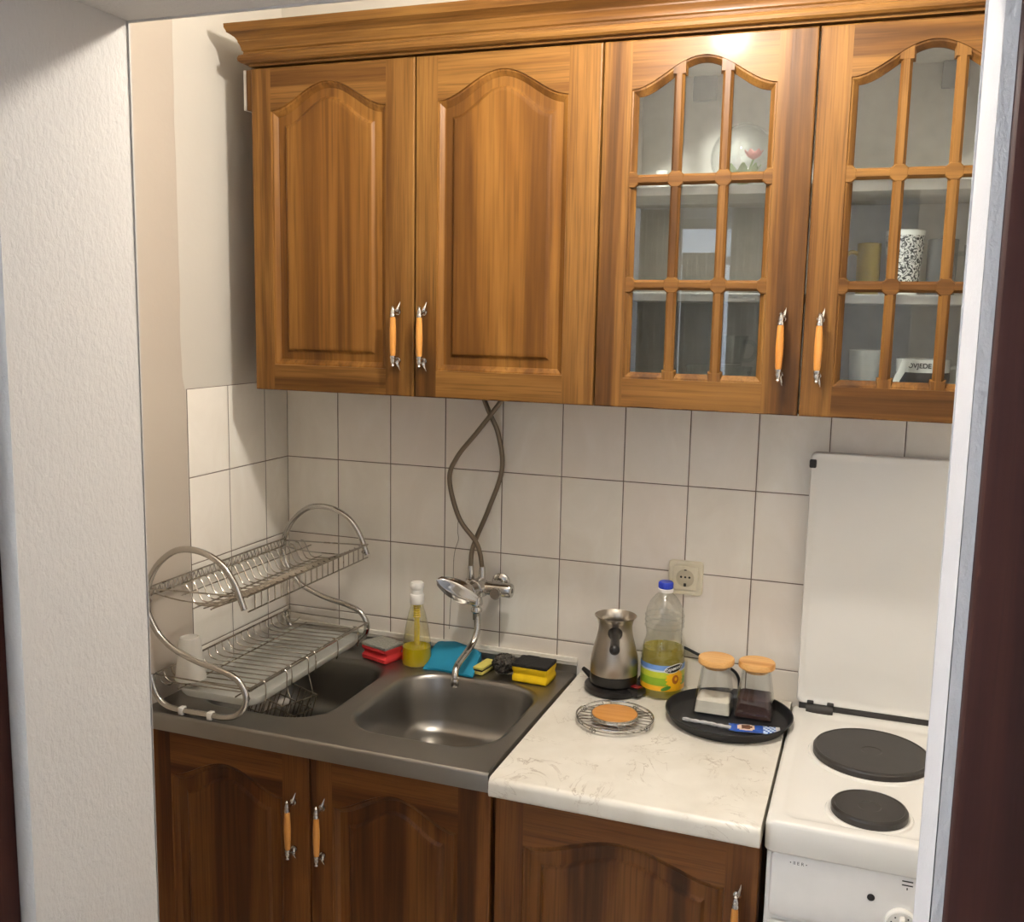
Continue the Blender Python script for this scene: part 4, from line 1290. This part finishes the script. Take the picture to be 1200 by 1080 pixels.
# black tray with jars and a sachet
yx, yy = 1.186, -.166
bm = bmesh.new()
lathe(bm, [(.116, .0), (.120, .001), (.1255, .008), (.131, .019), (.1335, .0205), (.1335, .0225), (.131, .0225), (.127, .016), (.1235, .0065), (.1195, .004), (.001, .004)], (yx, yy, TZ), 72)
tag(mesh_obj('serving_tray', bm, 'black_tray', loc=(yx, yy, TZ), angle=50), 'round black serving tray under the two glass jars', 'tray')
JZ = TZ + .0045
def jar(x, y, label, fill, fmat, fh):
    j = thing('storage_jar', label, 'jar', (x, y, JZ))
    bm = bmesh.new()
    H = .104
    o_ = lambda h: .0405 - .0125 * (h / H) ** 1.25
    hs = [0, .002, .006, .02, .04, .06, .08, H]
    loft(bm, [rrect(x, y, o_(h) - (.002 if h == 0 else 0), o_(h) - (.002 if h == 0 else 0), .007 + .012 * (h / H), JZ + h, 5) for h in hs], 0, True, False)
    loft(bm, [rrect(x, y, o_(h) - .0025, o_(h) - .0025, .006 + .012 * (h / H), JZ + h, 5) for h in [H] + hs[::-1][1:-2] + [.004]], 0, False, True)
    loft(bm, [rrect(x, y, o_(H), o_(H), .019, JZ + H, 5), rrect(x, y, o_(H) - .0025, o_(H) - .0025, .018, JZ + H, 5)], 0)
    mesh_obj('glass_body', bm, 'glass', j)
    bm = bmesh.new()
    hs = [.0045, .02, fh]
    loft(bm, [rrect(x, y, o_(h) - .0031, o_(h) - .0031, .0055 + .012 * (h / H), JZ + h, 5) for h in hs], 0, True, False)
    R_ = rrect(x, y, o_(fh) - .0031, o_(fh) - .0031, .0055 + .012 * (fh / H), JZ + fh, 5)
    k = len(R_)
    rings = []
    for s in (1, .8, .6, .4, .2, .03):
        rings.append([(x + (q[0] - x) * s, y + (q[1] - y) * s, q[2] + (0 if s == 1 else .005 * noise.noise(Vector((q[0] * 60 * s, q[1] * 60 * s + 3, x * 9))) + .002)) for q in R_])
    loft(bm, rings, 0, False, True)
    mesh_obj(fill, bm, fmat, j, angle=60)
    bm = bmesh.new()
    lathe(bm, [(.0245, H - .008), (.0245, H + .0005), (.0365, H + .001), (.0385, H + .003), (.0385, H + .013), (.0370, H + .0148), (.001, H + .0150)], (x, y, JZ), 44)
    mesh_obj('lid', bm, 'bamboo', j, angle=40)
    return j
jar(1.1500, -.130, 'glass jar with white sugar and a wooden lid on the black tray', 'sugar', 'sugar', .030)
jar(1.235, -.122, 'glass jar with dark ground coffee and a wooden lid on the black tray', 'ground_coffee', 'coffee', .043)
sa_ = thing('coffee_sachet', 'blue and silver coffee sachet lying on the black tray in front of the jars', 'sachet', (1.2, -.205, JZ))
bm = bmesh.new()
tube(bm, spline([(1.098, -.218, JZ + .005), (1.125, -.222, JZ + .0055), (1.150, -.221, JZ + .005), (1.176, -.226, JZ + .0055), (1.20, -.227, JZ + .0055)], 5),
     [.0030 + .0018 * abs(math.sin(i * .9)) for i in range(21)], 7)
mesh_obj('rolled_end', bm, 'foil', sa_, angle=30)
for nm, c in (('sach_blue', (40, 78, 160)), ('sach_pale', (176, 196, 222)), ('sach_cup', (206, 178, 156)), ('sach_brown', (96, 62, 44))):
    M[nm] = plain(nm.replace('sach', 'sachet'), srgb(*c), 0.25, var=0.2, nscale=90)
bm = bmesh.new()
Rs = Matrix.Translation((1.246, -.213, JZ + .0045)) @ Matrix.Rotation(math.radians(9), 4, 'Z') @ Matrix.Rotation(math.radians(4), 4, 'X')
G = []
for j in range(9):
    row = []
    for i in range(25):
        u, v = i / 24, j / 8
        hh = .0035 * math.sin(PI * u) ** .5 * math.sin(PI * v) ** .6 + .0012 * noise.noise(Vector((u * 9, v * 4, 0)))
        row.append((-.052 + .104 * u, -.017 + .034 * v, hh))
    G.append(row)
vv = [[bm.verts.new(Rs @ Vector(p)) for p in r] for r in G]
vb = [[bm.verts.new(Rs @ Vector((p[0], p[1], -.7 * p[2] if 0 < j < 8 and 0 < i < 24 else p[2] - .0004))) for i, p in enumerate(r)] for j, r in enumerate(G)]
for j in range(8):
    for i in range(24):
        u, v = (i + .5) / 24, (j + .5) / 8
        e = ((u - .34) / .18) ** 2 + ((v - .5) / .42) ** 2
        mi = 2 if e < 1 else (3 if u > .68 and (i + j) % 3 else 1)
        if e < .35: mi = 4
        if u > .93: mi = 0
        f = bm.faces.new((vv[j][i], vv[j][i + 1], vv[j + 1][i + 1], vv[j + 1][i])); f.material_index = mi
        f = bm.faces.new((vb[j][i], vb[j + 1][i], vb[j + 1][i + 1], vb[j][i + 1])); f.material_index = 0
for L in ([(j, 0) for j in range(9)], [(j, 24) for j in range(9)], [(0, i) for i in range(25)], [(8, i) for i in range(25)]):
    for (a, b), (c, d) in zip(L[:-1], L[1:]):
        bm.faces.new((vv[a][b], vv[c][d], vb[c][d], vb[a][b]))
mesh_obj('printed_packet', bm, ['foil', 'sach_blue', 'sach_cup', 'sach_pale', 'sach_brown'], sa_, angle=60)

# ------------------------------------------------------------------ THINGS BEHIND THE CABINET GLASS
S0, S1, S2 = UZ0 + .0205, SH[0] + .0005, SH[1] + .0005
def mug(name, label, x, y, z, r0, r1, h, mat, cat='mug', hang=None, band=None, hs=1.0):
    t = thing(name, label, cat, (x, y, z))
    bm = bmesh.new()
    pr = [(r0 - .004, 0), (r0, .002), (r0 + (r1 - r0) * .3, h * .3), (r0 + (r1 - r0) * .7, h * .7), (r1, h - .001), (r1 - .0015, h), (r1 - .003, h - .001),
          (r0 + (r1 - r0) * .5 - .003, h * .5), (r0 - .003, .006), (.001, .005)]
    mats = [mat] if isinstance(mat, str) else list(mat)
    lathe(bm, pr, (x, y, z), 40)
    if band:
        zb0, zb1, mi = band
        for f in bm.faces:
            c = f.calc_center_median()
        lathe(bm, [(r0 + .0004, zb0), (r0 + (r1 - r0) * zb1 / h + .0004, zb1)], (x, y, z), 40, mi, False, False)
    b = mesh_obj('mug_body', bm, mats, t, angle=50)
    if hang is not None:
        bm = bmesh.new()
        c, s = math.cos(hang), math.sin(hang)
        rm = (r0 + r1) / 2
        pts = [(x + c * (rm + o), y + s * (rm + o), z + h * q) for o, q in ((-.002, .80), (.014 * hs, .82), (.025 * hs, .68), (.026 * hs, .45), (.016 * hs, .24), (-.002, .20))]
        tube(bm, spline(pts, 4), .0042, 10)
        mesh_obj('mug_handle', bm, mats[0], t)
    return t
M['mustard'] = plain('mustard_glaze', srgb(176, 152, 70), 0.3)
M['china'] = plain('white_china', srgb(232, 232, 228), 0.2)
M['greymug'] = plain('grey_glaze', srgb(92, 94, 96), 0.3)
k = NT('black_white_print')
vv_ = k.coords((1, 1, 1))
nn = k.noise(vv_, 95, 3, 0.6, 2.4)
c_ = k.ramp(nn, [(0.46, srgb(40, 38, 38)), (0.53, srgb(226, 224, 220))])
M['bwprint'] = k.done(k.bsdf(c_, 0.25))
mug('mug', 'mustard yellow mug on the middle shelf behind the right glass door', 1.405, -.135, S1, .022, .0225, .100, 'mustard', hang=math.radians(200))
mug('mug', 'tall white mug with a black drawn pattern on the middle shelf', 1.469, -.150, S1, .0275, .0355, .122, ['china', 'bwprint'], band=(.006, .112, 1))
mug('mug', 'dark grey mug beside the black and white patterned mug', 1.537, -.13, S1, .026, .028, .107, 'greymug')
mug('mug', 'clear glass mug at the right end of the middle shelf', 1.607, -.15, S1, .03, .034, .095, 'glass', hang=math.radians(200))
mug('mug', 'plain white china mug on the cabinet bottom behind the right glass door', 1.410, -.150, S0, .026, .0300, .104, 'china')
t = mug('mug', 'low white mug with black lettering and a black base band', 1.517, -.155, S0, .047, .049, .090, ['china', 'black_plastic'], hang=math.radians(8), band=(.002, .065, 1))
bm = bmesh.new()
tb = text_bm('OVJEDE', .0125, .0003)
merge(bm, tb, lambda c: (1.517 + .0497 * math.sin(c.x / .0497 - .16), -.155 - .0497 * math.cos(c.x / .0497 - .16), S0 + .0775 + c.y))
mesh_obj('lettering', bm, 'black_plastic', t)
bm = bmesh.new()
loft(bm, [[Vector((1.458, -.218, S0 + .0)) + Vector((a, b, 0)) for a, b in ((-.008, -.005), (.008, -.005), (.008, .005), (-.008, .005))],
          [Vector((1.470, -.216, S0 + .05)) + Vector((a, b, 0)) for a, b in ((-.006, -.004), (.006, -.004), (.006, .004), (-.006, .004))],
          [Vector((1.488, -.213, S0 + .090)) + Vector((a, b, 0)) for a, b in ((-.009, -.004), (.009, -.004), (.009, .004), (-.009, .004))]], 0, True, True)
bmesh.ops.subdivide_edges(bm, edges=bm.edges, cuts=2, use_grid_fill=True)
tag(mesh_obj('china_spoon', bm, 'china', angle=60), 'white china spoon leaning on the low lettered mug', 'spoon')
# glass tea cups: first built, two copies
gc = mug('tea_cup', 'clear glass tea cup on the cabinet bottom, handle pointing to the glass door edge', 1.160, -.145, S0, .024, .036, .062, 'glass', 'cup', hang=math.radians(-12), hs=.9)
copy_thing(gc, (1.072 + .018, -.120, S0), 'clear glass tea cup on the cabinet bottom left of the stacked pair', None)
copy_thing(gc, (1.148, -.142, S0 + .0625), 'clear glass tea cup standing on top of another glass cup', None)
bm = bmesh.new()
lathe(bm, [(.032, 0), (.04, .002), (.062, .012), (.0625, .014), (.04, .005), (.001, .004)], (1.015, -.15, S0), 44)
o = mesh_obj('plate', bm, 'greymug', loc=(1.015, -.15, S0)); tag(o, 'small dark grey plate on the cabinet bottom behind the left glass door', 'plate')
# fish-bowl vase with a little flower inside, on the top shelf
vx_, vy_ = 1.157, -.140
vs_ = thing('glass_bowl_vase', 'round clear glass bowl vase on the top shelf behind the left glass door', 'vase', (vx_, vy_, S2))
bm = bmesh.new()
pr = []
for i in range(15):
    a = -PI / 2 + (PI * .80) * i / 14 + .42
    pr.append((.0665 * math.cos(a), .064 + .0665 * math.sin(a)))
pr = [(.027, .001)] + pr[1:] + [(pr[-1][0] + .001, pr[-1][1] + .003)]
z_max = pr[-1][1]
inner = [(r - .0022, h) for r, h in pr[::-1]][:-1] + [(.001, .006)]
lathe(bm, pr + inner, (vx_, vy_, S2), 48)
mesh_obj('glass_body', bm, 'glass', vs_, angle=60)
M['petalpink'] = plain('pink_petal', srgb(226, 150, 150), 0.7)
M['leafgreen'] = plain('pale_green_leaf', srgb(150, 164, 120), 0.7)
fl = thing('cloth_flower', 'pink cloth flower with pale green leaves inside the glass bowl vase', 'flower', (vx_, vy_, S2 + .007))
bm = bmesh.new()
def petal(bm, c, d, L, w, mat):
    d = Vector(d).normalized(); s = d.cross(Vector((0, 0, 1)))
    s = s.normalized() if s.length > .1 else Vector((1, 0, 0))
    n_ = s.cross(d)
    rings = []
    for i in range(7):
        t_ = i / 6
        ww = w * math.sin(PI * (.06 + .9 * t_)) + .0008
        p = Vector(c) + d * (L * t_) + n_ * (.25 * L * t_ * t_)
        rings.append([p + s * ww * math.cos(g) + n_ * (.0012 * math.sin(g)) for g in [2 * PI * q / 8 for q in range(8)]])
    loft(bm, rings, mat, True, True)
fc = Vector((vx_ + .020, vy_ - .016, S2 + .060))
for q in range(7): petal(bm, fc, (math.cos(q * .9), math.sin(q * .9), .55), .024, .009, 0)
mesh_obj('petals', bm, 'petalpink', fl)
bm = bmesh.new()
for q in range(8): petal(bm, (vx_, vy_, S2 + .010), (math.cos(q * .8), math.sin(q * .8), .75), .052, .013, 0)
tube(bm, [(vx_, vy_, S2 + .009), fc], .002, 6)
mesh_obj('leaves', bm, 'leafgreen', fl)
mug('shot_glass', 'small white shot cup on the top shelf near the left glass door frame', .992, -.14, S2, .011, .0125, .045, 'china', 'cup')

# ------------------------------------------------------------------ CURTAINS of the hall window (seen only as a reflection)
def curtain(x0, x1, label, zt=2.2, z0=0.25):
    bm = bmesh.new()
    fr, bk_ = [], []
    for j, z in enumerate((z0, (z0 + zt) / 2, zt)):
        N = 40
        fr.append([(x0 + (x1 - x0) * i / N, -3.455 + .018 * math.sin(i * 1.15) - .0, z) for i in range(N + 1)] +
                  [(x0 + (x1 - x0) * i / N, -3.459 + .018 * math.sin(i * 1.15) - .0, z) for i in range(N, -1, -1)])
    loft(bm, fr, 0, True, True)
    tag(mesh_obj('curtain', bm, 'curtain'), label, 'curtain')
curtain(0.24, 0.46, 'beige curtain gathered on the side of the hall window nearer the left wall')
curtain(0.70, 0.95, 'beige curtain hanging across the right half of the hall window')
curtain(0.462, 0.638, 'short beige curtain panel hanging below the bare top of the hall window', 1.985)
bm = bmesh.new(); tube(bm, [(0.15, -3.455, 2.215), (1.35, -3.455, 2.215)], .009, 12)
for x in (0.15, 1.35): lathe(bm, [(.002, -.02), (.015, -.01), (.016, 0), (.009, .015)], (x, -3.455, 2.215), 16, axis='x')
for x in (0.2, 1.3): tube(bm, [(x, -3.455, 2.215), (x, -3.5, 2.215)], .006, 8)
tag(mesh_obj('curtain_rod', bm, 'door_brown'), 'dark curtain rod above the hall window', 'curtain rod')
